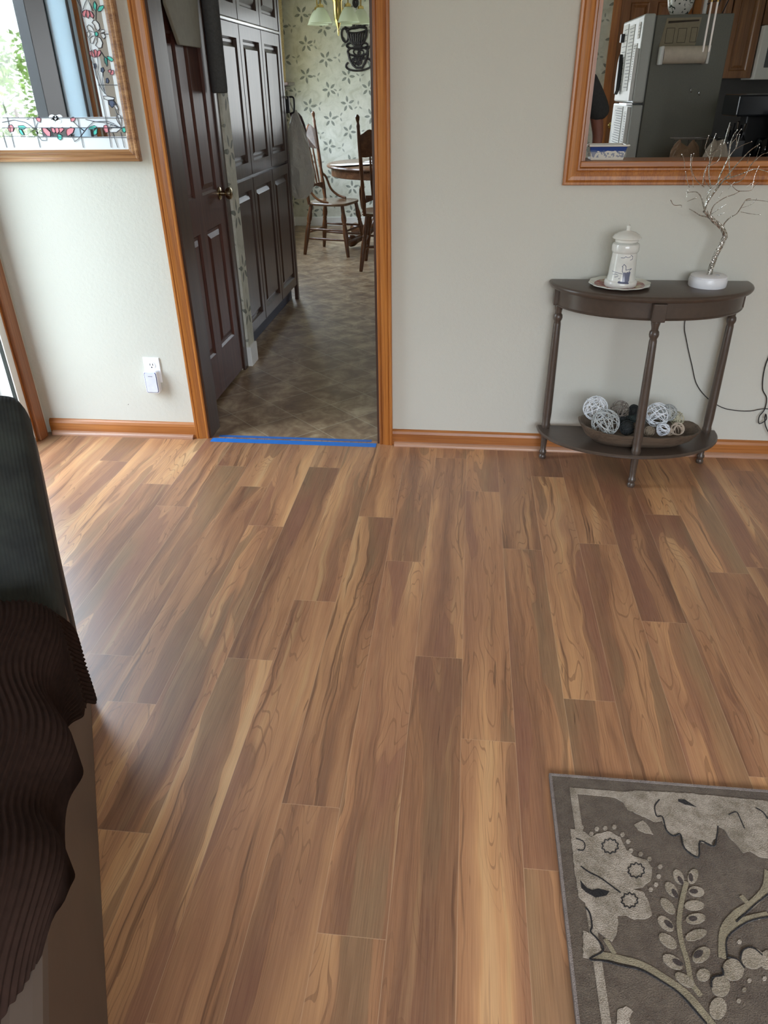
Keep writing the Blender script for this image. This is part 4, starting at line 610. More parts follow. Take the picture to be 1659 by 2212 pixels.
k.col(k.mix(k.math('GREATER_THAN', rr, .092), c, srgb(218,220,210)))
tag(pl.build('plate', k.m, smooth=True, origin=(.579,-.126,.7445)), 'scalloped decorative plate with reddish rim under the lighthouse jar', 'plate')
def lighthouse():
    jx, jy, jz = .583, -.122, .7478
    j = thing('lighthouse_jar', (jx, jy, jz), 'white ceramic lighthouse jar with blue painted ship on the plate', 'jar')
    k = NT('painted_ceramic', .13, srgb(226,226,218), 0, .6); p = k.sep(k.coord())
    # ship painting on the side facing the room: angle around the axis and height
    th = k.math('ARCTAN2', p[0], k.math('MULTIPLY', p[1], -1)); a = k.math('MULTIPLY', th, .045); z = p[2]
    def band(v, lo, hi): return k.math('MULTIPLY', k.math('GREATER_THAN', v, lo), k.math('LESS_THAN', v, hi))
    def slab(ax, az, bx, bz, wd):
        # distance to a segment
        dx, dz = bx-ax, bz-az; L2 = dx*dx+dz*dz
        t_ = k.math('DIVIDE', k.math('ADD', k.math('MULTIPLY', k.math('SUBTRACT', a, ax), dx), k.math('MULTIPLY', k.math('SUBTRACT', z, az), dz)), L2)
        t_ = k.math('MINIMUM', k.math('MAXIMUM', t_, 0.0), 1.0)
        ex = k.math('SUBTRACT', a, k.math('ADD', k.math('MULTIPLY', t_, dx), ax)); ez = k.math('SUBTRACT', z, k.math('ADD', k.math('MULTIPLY', t_, dz), az))
        return k.math('LESS_THAN', k.math('SQRT', k.math('ADD', k.math('MULTIPLY', ex, ex), k.math('MULTIPLY', ez, ez))), wd)
    segs = [(-.022,.055,.006,.050,.0008),(.002,.072,.006,.080,.001),(.006,.080,.011,.074,.001),(.004,.072,.004,.058,.001),(.011,.074,.012,.062,.001),(.012,.062,.026,.066,.001),
            (.004,.058,.008,.050,.001),(.026,.066,.020,.058,.001),(-.004,.100,.004,.100,.0009),(.004,.100,.007,.104,.0009),(.007,.104,.012,.101,.0009),(.014,.101,.020,.104,.0009),(.020,.108,.026,.104,.0009),
            (.026,.104,.026,.096,.0009),(.026,.096,.020,.093,.0009),(-.018,.045,-.012,.048,.0008),(-.012,.048,-.004,.045,.0008),(-.012,.038,-.004,.041,.0008),(-.002,.034,.0,.036,.0008),
            (.010,.050,.010,.026,.005),(.017,.050,.015,.026,.006),(.022,.054,.020,.028,.003),(.0,.024,.018,.022,.003)]
    m = None
    for sg in segs:
        q = slab(*[(g*1.45-.014) if i_ in (0,2) else (g*1.12-.004 if i_ in (1,3) else g*1.1) for i_, g in enumerate(sg)]); m = q if m is None else k.math('MAXIMUM', m, q)
    k.col(k.mix(k.math('MULTIPLY', m, .85), k.ramp(k.noise(k.coord(), 30, 2), [(.3, srgb(214,216,210)), (.7, srgb(230,230,224))]), srgb(44,58,104)))
    prof = [(.0001,0),(.057,0),(.0595,.004),(.0595,.018),(.056,.0225),(.052,.024),(.049,.040),(.0475,.070),(.0455,.100),(.0440,.120),(.0475,.124),(.049,.130),(.049,.146),(.047,.151),(.041,.153),(.035,.158),(.0001,.158)]
    MB().lathe(prof, (jx, jy, jz), 40).build('body', k.m, j, smooth=True)
    lid = [(.0001,.158),(.041,.158),(.041,.166),(.051,.170),(.0515,.173),(.045,.181),(.031,.189),(.014,.194),(.0065,.1965),(.006,.203),(.0075,.208),(.0068,.213),(.003,.2155),(.0001,.216)]
    MB().lathe(lid, (jx, jy, jz), 36).build('lid', M['ceramic'], j, smooth=True)
lighthouse()
def wire_tree():
    bx, by, bz = .907, -.095, .7442
    t = thing('wire_tree_lamp', (bx, by, bz), 'silver wire tree lamp with bare branches on a round white base', 'lamp')
    MB().lathe([(.0001,0),(.0665,0),(.068,.003),(.0685,.022),(.066,.032),(.0645,.033),(.0645,.038),(.060,.0405),(.0001,.041)], (bx, by, bz), 40).build('base', M['plastic'], t, smooth=True)
    MB().lathe([(.0001,.041),(.007,.041),(.007,.0425),(.0001,.0425)], (bx+.028, by-.01, bz), 12).build('button', plain('grey_button', srgb(190,192,200), .3), t)
    k = NT('silver_wire', .22, srgb(206,204,198), 1); f = k.noise(k.coord(), 180, 2); k.bump(f, .6, .003); k.col(k.ramp(f, [(.35, srgb(150,146,138)), (.65, srgb(232,230,224))]))
    z0 = bz + .040
    tr = MB(); br = MB()
    for i, (P, r0, r1) in enumerate(TREE):
        if i == 0: P = [[bx+.0, by, z0]] + P[1:]
        S_ = smooth_path(P, 3); n = len(S_)
        rad = [r0+(r1-r0)*q/(n-1) for q in range(n)]
        (tr if i < 2 else br).tube(S_, rad, 8 if i < 2 else 5)
        if i >= 2 and r1 < .0011: br.ell(tuple(S_[-1]), .0018, .0018, .0024, 4, 6)
        if i < 2:
            for tw in range(5):   # wires wound around the trunk
                pts = []
                for q in range(n*3):
                    s_ = q/(n*3-1)*(n-1); a_ = int(min(s_, n-2)); fr = s_-a_; c_ = S_[a_].lerp(S_[a_+1], fr); an = tw*2*PI/5 + s_*.55 + i
                    d = (S_[min(a_+1, n-1)]-S_[a_]).normalized(); u_ = d.orthogonal().normalized(); v_ = d.cross(u_); rr = (r0+(r1-r0)*s_/(n-1))
                    pts.append(c_ + (u_*math.cos(an)+v_*math.sin(an))*rr)
                tr.tube(pts, .0016, 5)
    tr.build('trunk', k.m, t, smooth=True); br.build('branches', k.m, t, smooth=True)
wire_tree()
cd = smooth_path([(.935,-.020,.742),(.90,-.012,.70),(.88,-.008,.583),(.904,-.008,.499),(.943,-.008,.403),(.977,-.008,.324),(1.032,-.010,.264),(1.10,-.010,.224),(1.159,-.010,.212),(1.216,-.010,.211),(1.30,-.012,.222),(1.45,-.020,.16),(1.60,-.020,.10),(1.75,-.024,.082),(2.1,-.024,.080)], 5)
tag(MB().tube(cd, .0018, 6).build('power_cord', M['cable'], smooth=True), 'thin black cord hanging behind the console table and sweeping right', 'cord')
cd = smooth_path([(1.46,-.006,1.172),(1.46,-.030,1.166),(1.455,-.030,1.12),(1.44,-.024,1.0),(1.38,-.012,.80),(1.31,-.008,.62),(1.262,-.008,.52),(1.236,-.008,.458),(1.230,-.008,.39),(1.243,-.008,.311),(1.268,-.010,.271),(1.272,-.010,.22),(1.256,-.016,.19),(1.262,-.02,.16),(1.285,-.022,.18),(1.275,-.024,.205),(1.29,-.022,.15),(1.34,-.030,.10),(1.5,-.036,.045),(1.8,-.040,.030)], 5)
tag(MB().tube(cd, .0022, 6).build('power_cord', M['cable'], smooth=True), 'black cord bunched up near the baseboard at the right edge', 'cord')

# bowl
def dough_bowl():
    cx_, cy_, z0 = .722, -.205, .1415
    def se(th, a, b, e=2.6):
        c, s_ = math.cos(th), math.sin(th); return (a*math.copysign(abs(c)**(2/e), c), b*math.copysign(abs(s_)**(2/e), s_))
    lv = [(.55,.42,0),(.72,.62,.006),(.88,.84,.030),(1.0,1.0,.068)]
    vs = []; n = 48
    rng = random.Random(3)
    wob = [rng.uniform(-.003, .003) for _ in range(n)]
    for fa, fb, z in lv:
        for i in range(n):
            x, y = se(2*PI*i/n, .240*fa, .108*fb); th = 2*PI*i/n; lift = (.022*max(0, -math.cos(th))**2 + .004*max(0, math.cos(th))) * (z/.068)
            vs.append((cx_+x, cy_+y, z0+z+lift+wob[i]*(z > .06)))
    for fa, fb, z in lv[::-1]:
        for i in range(n):
            x, y = se(2*PI*i/n, .240*fa-.009, .108*fb-.008); th = 2*PI*i/n; lift = (.022*max(0, -math.cos(th))**2 + .004*max(0, math.cos(th))) * (z/.068)
            vs.append((cx_+x, cy_+y, z0+max(z-.001, .009)+lift+wob[i]*(z > .06)))
    fs = []
    for j in range(7):
        for i in range(n): fs.append((j*n+i, j*n+(i+1) % n, (j+1)*n+(i+1) % n, (j+1)*n+i))
    fs += [tuple(range(n))[::-1], tuple(range(7*n, 8*n))]
    o = MB().add(vs, fs).build('dough_bowl', M['bowlwood'], smooth=True, origin=(cx_, cy_, z0))
    tag(o, 'long carved wooden dough bowl full of wicker balls on lower shelf', 'bowl')
dough_bowl()
ballmat = [plain('wicker_white', srgb(228,232,236), .5), plain('wicker_pale_grey', srgb(186,190,188), .55), plain('wicker_grey_brown', srgb(120,112,104), .6), plain('moss_dark', srgb(46,50,50), .8),
           plain('moss_green', srgb(60,72,70), .8), plain('tan_wood_ball', srgb(124,106,88), .6), plain('wicker_clear_grey', srgb(176,180,178), .5), plain('wicker_cream', srgb(190,186,160), .6),
           plain('small_white_vine', srgb(222,226,232), .5), plain('vine_tan', srgb(188,172,154), .6), plain('cone_brown', srgb(138,124,106), .7)]
BL = ['large white wicker ball at the left end of the wooden bowl', 'large pale grey wicker ball in front of the white one, left', 'grey brown wicker ball behind the pale grey one', 'dark moss ball at the back, left of the table leg',
      'dark green moss ball just left of the middle table leg', 'dark woven ball low at the front of the bowl', 'tan wooden ball half hidden behind the middle table leg', 'large white wicker ball just right of the middle table leg',
      'grey see-through wicker ball behind, right of the big white one', 'cream wicker ball near the right end of the bowl', 'small white vine ball at the front right of bowl', 'small tan and white vine ball rightmost at the front',
      'small brown woven ball right of the leg at the front', 'tiny tan ring of vine between the white and tan balls', 'dark mossy ball under the grey brown wicker ball', 'dark green ball hidden behind the middle table leg']
rb = random.Random(5)
for (x, y, z, R_, kd), lab in zip(BALLS, BL):
    b = MB(); strands = 19 if R_ > .04 else 13; rw = .0014
    z = max(z, .1415 + R_ + .010)
    for q in range(strands):
        nrm = Vector((rb.gauss(0,1), rb.gauss(0,1), rb.gauss(0,1))).normalized(); u_ = nrm.orthogonal().normalized(); v_ = nrm.cross(u_)
        off = rb.uniform(-.45, .45)*R_; r2 = math.sqrt(R_*R_-off*off) - rw*rb.random()*2
        b.tube([Vector((x,y,z)) + nrm*off + (u_*math.cos(2*PI*i/22)+v_*math.sin(2*PI*i/22))*r2 for i in range(22)], rw, 4, closed=True)
    if kd in (3, 4, 5, 10):
        b.ell((x, y, z), R_*.86, R_*.86, R_*.86, 8, 12)
    o = b.build('wicker_ball', ballmat[kd], smooth=False, origin=(x, y, z-R_)); tag(o, lab, 'ball', 'wicker balls in the dough bowl')

# ------------------------------------------------------------------ rug
def rug():
    x0, y1 = .2455, -1.803; W_, H_ = 1.6, 2.3
    b = MB(); z = .0105
    b.cur = 0; b.box(x0+.006, x0+W_, y1-H_, y1-.006, .0006, z)
    b.cur = 1; b.box(x0, x0+.006, y1-H_, y1, .0006, z+.0015); b.box(x0+.006, x0+W_, y1-.006, y1, .0006, z+.0015)
    zt = z+.0016
    jr = random.Random(12)
    def poly(P, zz, m, zz0=z):
        Q = []
        for i_ in range(len(P)):           # tufted, slightly ragged outline
            p0, p1 = P[i_], P[(i_+1) % len(P)]; L_ = math.dist(p0, p1); n_ = max(1, int(L_/.005)) if L_ < 1.2 and m in (2, 4) and len(P) > 5 else 1
            for k_ in range(n_):
                t_ = k_/n_; j_ = .0011 if k_ else 0; Q.append((p0[0]+(p1[0]-p0[0])*t_+jr.uniform(-j_, j_), p0[1]+(p1[1]-p0[1])*t_+jr.uniform(-j_, j_)))
        P = Q; b.cur = m; b.prism([(p[0], p[1]) for p in P], lambda a, c, t: (a, c, t), zz0, zz)
    def strip(P, w_, zz, m):
        P = [Vector((p[0], p[1], 0)) for p in P]
        if len(P) > 2: P = smooth_path(P, 4)
        L, R_ = [], []
        for i, p in enumerate(P):
            d = (P[min(i+1, len(P)-1)] - P[max(i-1, 0)]).normalized(); s_ = Vector((-d.y, d.x, 0)); 
            L.append(p+s_*w_/2); R_.append(p-s_*w_/2)
        b.cur = m
        n = len(P); vs = [(q.x, q.y, z) for q in L]+[(q.x, q.y, z) for q in R_]+[(q.x, q.y, zz) for q in L]+[(q.x, q.y, zz) for q in R_]; fs = []
        for i in range(n-1): fs += [(2*n+i, 2*n+i+1, 3*n+i+1, 3*n+i), (i, i+1, 2*n+i+1, 2*n+i), (n+i, 3*n+i, 3*n+i+1, n+i+1)]
        b.add(vs, fs)
    bi = .043
    # frame band
    for q in [(x0+bi, x0+bi+.016, y1-H_, y1-.036), (x0+bi+.016, x0+W_, y1-.052, y1-.036)]:
        b.cur = 2; b.box(q[0], q[1], q[2], q[3], z, zt-.0003)
    for P in RUG['light']: poly(P, zt+.0002, 2)
    for q_, (P, w_) in enumerate(RUG['vine']): strip(P, w_, zt+.0001+.00004*q_, 3)
    for q_, P in enumerate(RUG['leaf']): poly(P, zt+.0004+.00001*q_, 4)
    for P in RUG['star']: poly(P, zt, 2)
    for P in RUG['dark']: poly(P, zt+.0007, 5)
    for P in RUG['disc']: poly(P, zt+.0006, 2)
    for P in RUG['blob']: poly(P, zt+.0008, 6)
    for q_, (P, w_) in enumerate(RUG['line']): strip(P, w_, zt+.0010+.00001*q_, 6)
    # the pattern goes on over the part the picture does not show
    rg = random.Random(2)
    for q in range(26):
        cx_, cy_ = rg.uniform(x0+.62, x0+W_-.1), rg.uniform(y1-H_+.1, y1-.15); R_ = rg.uniform(.05, .1)
        poly([(cx_+R_*(1+.25*math.cos(5*t_))*math.cos(t_), cy_+R_*(1+.25*math.cos(5*t_))*math.sin(t_)) for t_ in [i*2*PI/30 for i in range(30)]], zt+.0002+.00006*q, 2)
    def pile(name, c, c2):
        k = NT(name, .95, c, 0, .1); n1 = k.noise(k.pos(), 420, 2, .6); n2 = k.noise(k.pos(), 38, 4, .6); n3 = k.noise(k.pos(), 9, 2)
        k.col(k.ramp(k.math('ADD', k.math('MULTIPLY', n1, .40), k.math('ADD', k.math('MULTIPLY', n2, .45), k.math('MULTIPLY', n3, .15))), [(.40, c), (.60, c2)]))
        k.bump(n1, .8, .006); k.b.inputs['Sheen Weight'].default_value = .2; return k.m
    mats = [pile('rug_taupe', srgb(86,73,62), srgb(110,97,83)), pile('rug_binding', srgb(120,108,102), srgb(150,138,130)), pile('rug_light', srgb(122,110,92), srgb(182,168,152)),
            pile('rug_olive', srgb(126,114,92), srgb(154,142,116)), pile('rug_sage', srgb(124,112,92), srgb(172,158,140)), pile('rug_dark_brown', srgb(58,48,44), srgb(74,62,56)), pile('rug_black', srgb(22,18,18), srgb(40,34,32))]  # the darker brown is the pattern colour of the leaf centres
    o = b.build('area_rug', mats, origin=(x0+W_/2, y1-H_/2, 0)); tag(o, 'taupe floral area rug with pale flowers lying on the wood floor', 'rug')
rug()

# ------------------------------------------------------------------ recliner at the left edge
def recliner():
    P0 = Vector((-.934,-1.681,0)); U = Vector((.462,-.887,0)); N_ = Vector((.887,.462,0))
    W3 = lambda u, v, z: P0 + U*u + N_*v + Vector((0,0,z))
    rc = thing('recliner', tuple(W3(.4,-.35,0)), 'dark recliner with brown ribbed seat cover at the left edge', 'chair')
    # side panel / base
    prof = [(-.05,.0),(1.75,.0),(1.75,.30),(1.3,.40),(.9,.44),(.2,.44),(-.05,.40)]
    MB().prism(prof, lambda a, c, t: W3(a, t, c+.004), -.06, -.004).build('side_panel', plain('taupe_leatherette', srgb(92,78,68), .5, nscale=8), rc, bevel=.015)
    MB().prism([(.95,.0),(1.02,.0),(1.02,.25),(.95,.25)], lambda a, c, t: W3(a, t, c+.006), -.004, .0).build('side_seam', plain('dark_strip', srgb(52,46,44), .5), rc)
    # seat with ribbed cover: ribs run front to back, cloth spills over the side with a wavy hem
    hem = [(-.1,.30),(.10,.27),(.16,.22),(.205,.185),(.27,.24),(.36,.31),(.48,.375),(.545,.352),(.60,.40),(.68,.422),(.748,.375),(.80,.405),(.87,.445),(.95,.48),(1.03,.50),(1.08,.52)]
    def hemz(u):
        for (a, za), (c, zc) in zip(hem[:-1], hem[1:]):
            if a <= u <= c: t = (u-a)/(c-a); t = t*t*(3-2*t); return za+(zc-za)*t
        return hem[0][1] if u < hem[0][0] else hem[-1][1]
    nu, nv = 90, 600
    def surf(i, j):
        u = .12 + .90*i; s_ = j           # s: 0 at far (left) side ... 1 at the hem
        endr = max(0, (u-.82)/.20); drop_u = .16*endr**2.2 if endr > 0 else 0
        st_ = max(0, (.31-u)/.19)
        Wd = .62; side_ = min(1, max(0, (s_*.90-(Wd-.10))/.12)); topz = .555 - .02*math.cos(u*9) - drop_u - .25*side_*st_**1.4
        h = min(hemz(u), topz-.075); r_ = .07
        Ls = [Wd, r_*PI/2, max(.01, topz - r_ - h)]; nom = [Wd, r_*PI/2, .17]; tn = sum(nom); dn = s_*tn
        d = dn if dn < Wd+Ls[1] else Wd+Ls[1]+(dn-Wd-Ls[1])/.17*Ls[2]
        edge = .024 + .012*math.sin(u*23) + (.02*math.exp(-((u-.205)/.035)**2))
        shr = -.45*max(0, (u-.80))**1.3
        if d < Wd: v, z = -Wd - r_ + d + edge, topz; nv_, nz_ = 0, 1
        elif d < Wd + Ls[1]:
            a = (d-Wd)/r_; v, z = -r_ + r_*math.sin(a) + edge, topz - r_ + r_*math.cos(a); nv_, nz_ = math.sin(a), math.cos(a)
        else: v, z = edge, topz - r_ - (d-Wd-Ls[1]); nv_, nz_ = 1, 0
        rib = .0022*math.cos(2*PI*dn/.0105) + .004*math.sin(u*14+d*9)*nz_ + .006*math.sin(u*31+1)*nv_
        p = W3(u, v+rib*nv_+shr*(1 if d > Wd-.2 else .7), z+rib*nz_); return tuple(p)
    g = MB().grid(nu, nv, lambda i, j: surf(i, j))
    g.add([W3(u_, v_, z_) for u_, v_, z_ in [(-.06,-.66,.05),(1.0,-.66,.05),(1.0,-.07,.05),(-.06,-.07,.05),(-.06,-.66,.44),(1.0,-.66,.44),(1.0,-.07,.44),(-.06,-.07,.44)]],
          [(0,3,2,1),(4,5,6,7),(0,1,5,4),(1,2,6,5),(2,3,7,6),(3,0,4,7)])
    g.build('seat_cover', plain('brown_corduroy', srgb(45,31,25), .95, nscale=60, var=.15, spec=.1), rc, smooth=True)
    # leaning backrest
    def back(name, u0, z0, u1, z1, th, v0, v1, mat, rr=.05):
        A = Vector((u0, z0)); B = Vector((u1, z1)); d = (B-A).normalized(); nn = Vector((-d.y, d.x))
        if nn.x > 0: nn = -nn
        L = (B-A).length
        def f(a, c, t):                       # a across v, c along height, t thickness
            q = A + d*c + nn*t; return W3(q.x, a, q.y)
        b = MB(); n1, n2 = 26, 30
        def pill(i, j):
            # closed cross-section loop (v, thickness), stacked along height
            hh = j; c = L*hh; e = 1.0
            k1 = min(1, (L-c)/rr); e2 = math.sqrt(max(0, 1-(1-k1)**2)) if k1 < 1 else 1
            k0 = min(1, c/rr+.3); e2 = min(e2, math.sqrt(max(0, 1-(1-k0)**2)) if k0 < 1 else 1)
            th_ = 2*PI*i; cv, sv = math.cos(th_), math.sin(th_)
            hv = (v1-v0)/2 - rr*(1-e2); ht = th/2*(.35+.65*e2)
            x = (v0+v1)/2 + hv*math.copysign(abs(cv)**.28, cv); y = th/2 + ht*math.copysign(abs(sv)**.5, sv)
            return tuple(f(x, c, y + .008*math.sin(c*14)))
        b.grid(64, n2, pill, closed_u=True)
        m = len(b.v); b.f.append(tuple(range(64))[::-1]); b.m.append(0); b.f.append(tuple(range(m-64, m))); b.m.append(0)
        return b.build(name, mat, rc, smooth=True)
    k = NT('charcoal_ribbed_fabric', .85, srgb(46,48,48), 0, .25); p = k.coord(); s_ = k.sep(p)
    wv = k.math('SINE', k.math('MULTIPLY', k.math('ADD', k.math('MULTIPLY', s_[0], .887), k.math('MULTIPLY', s_[1], .462)), 900))
    k.col(k.ramp(k.noise(p, 14, 3), [(.3, srgb(38,40,40)), (.7, srgb(56,60,56))])); k.bump(wv, .3, .002)
    back('back_cushion', .27, .45, -.13, .86, .20, -.62, .018, k.m)
    back('back_frame', .05, .12, -.30, .70, .10, -.64, .0, plain('black_leatherette', srgb(26,27,30), .45), .04)
recliner()
# ------------------------------------------------------------------ dark six panel door in the kitchen's left wall
def panelled(b, fn, w_, h_, panels, depth=.009):
    """flat slab face with raised fields; fn(a,b,t) a across, b up, t out of the face"""
    xs = sorted({0, w_} | {p[0] for p in panels} | {p[1] for p in panels}); zs = sorted({0, h_} | {p[2] for p in panels} | {p[3] for p in panels})
    for i in range(len(xs)-1):
        for j in range(len(zs)-1):
            mx, mz = (xs[i]+xs[i+1])/2, (zs[j]+zs[j+1])/2
            if any(p[0] < mx < p[1] and p[2] < mz < p[3] for p in panels): continue
            b.prism([(xs[i],zs[j]),(xs[i+1],zs[j]),(xs[i+1],zs[j+1]),(xs[i],zs[j+1])], fn, -.02, 0)
    for (x0, x1, z0, z1) in panels:
        q = [(0, 0), (.010, -depth), (.022, -depth), (.045, -.001)]
        loops = [[(x0+i_, z0+i_), (x1-i_, z0+i_), (x1-i_, z1-i_), (x0+i_, z1-i_)] for i_, _ in q]
        vs = [fn(a, c, t) for L, (_, t) in zip(loops, q) for a, c in L]
        fs = [(l*4+e, l*4+(e+1) % 4, (l+1)*4+(e+1) % 4, (l+1)*4+e) for l in range(3) for e in range(4)] + [(12,13,14,15)]
        b.add(vs, fs)
DY0, DY1 = .185, .925
fd = lambda a, c, t: (KX+.006+t, DY0+a, .018+c)
w_ = DY1-DY0; h_ = 2.0
pans = []
for (a, c) in ((.095, .095+.225), (w_-.095-.225, w_-.095)):
    pans += [(a, c, .22, .80), (a, c, .955, 1.60), (a, c, 1.70, 1.88)]
b = MB(); panelled(b, fd, w_, h_, pans); b.box(KX-.034, KX-.014, DY0, DY1, .018, .018+h_)
d1 = struct(b.build('door_1', M['door']))
def knob(parent, c, ax, s_=1.0, mat=None):
    MB().lathe([(.0001,0),(.031*s_,0),(.031*s_,.004),(.026*s_,.008),(.011*s_,.010),(.010*s_,.030),(.017*s_,.034),(.026*s_,.042),(.029*s_,.051),(.027*s_,.060),(.018*s_,.066),(.0001,.067)], c, 24, ax).build('door_knob', mat or M['brass'], parent, smooth=True)
knob(d1, (KX+.006, DY1-.065, .955), (1,0,0), 1.0, plain('antique_brass', srgb(176,160,130), .2, 1))
tr4 = MB(); tr4.box(KX+.0005, KX+.016, .125, DY0-.004, 0, 2.08).box(KX+.0005, KX+.016, DY1+.004, .992, 0, 2.08).box(KX+.0005, KX+.016, DY0-.004, DY1+.004, 2.022, 2.08)
struct(tr4.build('trim_4', M['darkZ'], bevel=.003))
# things hanging on the door
hp = MB().prism([(.37,2.0),(.375,1.70),(.47,1.575),(.478,1.568),(.745,1.568),(.752,1.576),(.775,1.74),(.80,2.0)], lambda a, c, t: (t, a, c), -1.236, -1.222)
tag(hp.build('hanging_board', plain('grey_beige_board', srgb(150,148,134), .6), bevel=.003), 'grey beige tapered board hanging flat over the top of dark door', 'board')
hr = MB().lathe([(.0001,0),(.030,0),(.036,.004),(.038,.02),(.040,.9),(.0001,.9)], (-1.205, .895, 1.392), 24, None, 1, 1)
tag(hr.build('hanging_roll', plain('dark_grey_felt', srgb(82,84,84), .85, nscale=120, var=.15, bump=.2), smooth=True), 'dark grey rolled mat hanging beside the door before the pantry cabinet', 'roll')

# ------------------------------------------------------------------ pantry cabinet
FX = -1.285
cb = thing('pantry_cabinet', (-1.6, 1.85, 0), 'tall dark walnut pantry cabinet with raised panel doors beyond the door', 'cabinet')
MB().box(-1.90, FX-.022, 1.125, 2.60, .105, 2.38).box(-1.90, -1.345, 1.125, 2.60, 0, .105).build('carcass', M['darkZ'], cb)
MB().box(-1.345, -1.341, 1.125, 2.60, .001, .104).build('toe_kick', plain('dark_blue_toe_kick', srgb(22,26,52), .5), cb)
MB().box(FX-.022, FX+.004, 2.562, 2.602, .0, 2.38).build('end_panel', M['darkZ'], cb)
cols = [1.135, 1.612, 2.088, 2.562]
for c0, c1 in zip(cols[:-1], cols[1:]):
    for z0, z1, m_ in ((.115, .955, .05), (.975, 1.712, .055), (1.735, 2.36, .055)):
        W2 = c1-c0-.012; H2 = z1-z0
        b = MB(); panelled(b, lambda a, c, t: (FX+.0+t, c0+.006+a, z0+c), W2, H2, [(m_, W2-m_, m_+.01, H2-m_-.01)], .018)
        b.build('cabinet_door', M['darkZ'], cb)
MB().box(FX-.021, FX+.006, 1.130, 2.562, 1.714, 1.733).build('rail', wood('dark_rail', *DK, axis='Y', rough=.15, coat=.8, sc=2), cb, bevel=.006)

# plastic bag and coat at the cabinet's end
def bag():
    pr = [(1.28,.012),(1.22,.035),(1.14,.060),(1.05,.085),(.96,.102),(.88,.108),(.80,.098),(.74,.070),(.705,.040),(.70,.002)]
    rg = random.Random(4); ph = [rg.uniform(0, 6) for _ in range(6)]
    def f(i, j):
        q = j*(len(pr)-1); a = min(int(q), len(pr)-2); fr = q-a; z = pr[a][0]+(pr[a+1][0]-pr[a][0])*fr; R_ = pr[a][1]+(pr[a+1][1]-pr[a][1])*fr
        th = 2*PI*i; cr = 1+.10*math.sin(5*th+ph[0]+z*9)+.06*math.sin(9*th+ph[1]-z*14)+.04*math.sin(13*th+z*30)
        return (-1.245+(.02 if z > 1.1 else 0)*0+R_*cr*math.cos(th)*1.0 - .03*(z > 2), 2.72+R_*cr*math.sin(th)*.7, z)
    k = NT('thin_white_plastic', .35, srgb(205,205,198), 0, .5); k.b.inputs['Transmission Weight'].default_value = 0; k.b.inputs['Alpha'].default_value = .78
    k.bump(k.noise(k.coord(), 24, 3, .6, .8), .8, .02)
    b = MB().grid(36, 40, f, closed_u=True); b.tube([(-1.25,2.72,1.27),(-1.27,2.68,1.33),(-1.285,2.62,1.36)], .006, 6)
    tag(b.build('plastic_bag', k.m, smooth=True), 'crumpled translucent white plastic bag hanging off the pantry cabinet end', 'bag')
bag()
sh = MB().lathe([(.0001,1.425),(.045,1.425),(.09,1.445),(.095,1.455),(.0001,1.456)], (-2.0,5.70,0), 20, None, 1, 1)
tag(MB().box(-2.06,-1.86,5.30,5.62,1.440,1.470).box(-2.06,-1.90,5.34,5.58,1.40,1.44).build('wall_shelf', M['darkX'], bevel=.006), 'small dark wooden shelf end on the dining wall under the curtain', 'shelf')
ph = thing('wall_telephone', (-1.30, 2.66, 1.28), 'black handset like thing with white keys hanging past the cabinet', 'telephone')
MB().box(-1.335,-1.265,2.635,2.665,1.262,1.365).build('body', M['black'], ph, bevel=.004)
MB().box(-1.328,-1.303,2.630,2.6345,1.293,1.335).build('keypad', plain('white_keys', srgb(225,225,225), .4), ph)
MB().tube(smooth_path([(-1.263,2.65,1.36),(-1.235,2.65,1.355),(-1.232,2.65,1.31),(-1.238,2.65,1.27),(-1.255,2.65,1.262)], 4), .006, 8).build('handset', M['black'], ph, smooth=True)
cl = MB().prism([(-1.31,1.262),(-1.25,1.265),(-1.222,1.235),(-1.205,1.19),(-1.195,1.15),(-1.20,1.06),(-1.23,1.10),(-1.27,1.17)], lambda a, c, t: (a, t, c), 2.80, 2.85)
tag(cl.build('hanging_cloth', plain('dark_maroon_cloth', srgb(52,26,28), .9), bevel=.012), 'dark maroon cloth hanging behind the plastic bag', 'cloth')

# ------------------------------------------------------------------ dining window and curtain
wn = MB()
for (y0, y1, z0, z1) in [(WY0-.06,WY0,WZ0-.06,WZ1+.06),(WY1,WY1+.06,WZ0-.06,WZ1+.06),(WY0,WY1,WZ0-.06,WZ0),(WY0,WY1,WZ1,WZ1+.06)]: wn.box(-2.059,-2.045,y0,y1,z0,z1)
wo = struct(wn.build('window_2', M['white'], bevel=.003))
MB().box(-2.15,-2.11,WY0,WY0+.05,WZ0,WZ1).box(-2.15,-2.11,WY1-.05,WY1,WZ0,WZ1).box(-2.15,-2.11,4.35,4.42,WZ0,WZ1).box(-2.15,-2.11,WY0,WY1,WZ0,WZ0+.05).box(-2.15,-2.11,WY0,WY1,WZ1-.05,WZ1).build('window_frame', M['white'], wo)
MB().box(-2.135,-2.13,WY0,WY1,WZ0,WZ1).build('window_pane', M['glass'], wo)
k = NT('cream_print_curtain', .8, srgb(240,228,184)); n1 = k.noise(k.coord(), 22, 2, .5, 2.5)
k.col(k.mix(k.math('LESS_THAN', k.math('ABSOLUTE', k.math('SUBTRACT', n1, .5)), .02), srgb(246,236,196), srgb(176,128,84)))
k.b.inputs['Subsurface Weight'].default_value = 0
tr_ = k.n('ShaderNodeBsdfTranslucent'); tr_.inputs[0].default_value = srgb(250,236,186); mx = k.n('ShaderNodeMixShader'); mx.inputs[0].default_value = .45
k.lk(k.b.outputs[0], mx.inputs[1]); k.lk(tr_.outputs[0], mx.inputs[2]); k.lk(mx.outputs[0], k.t.nodes['Material Output'].inputs[0])
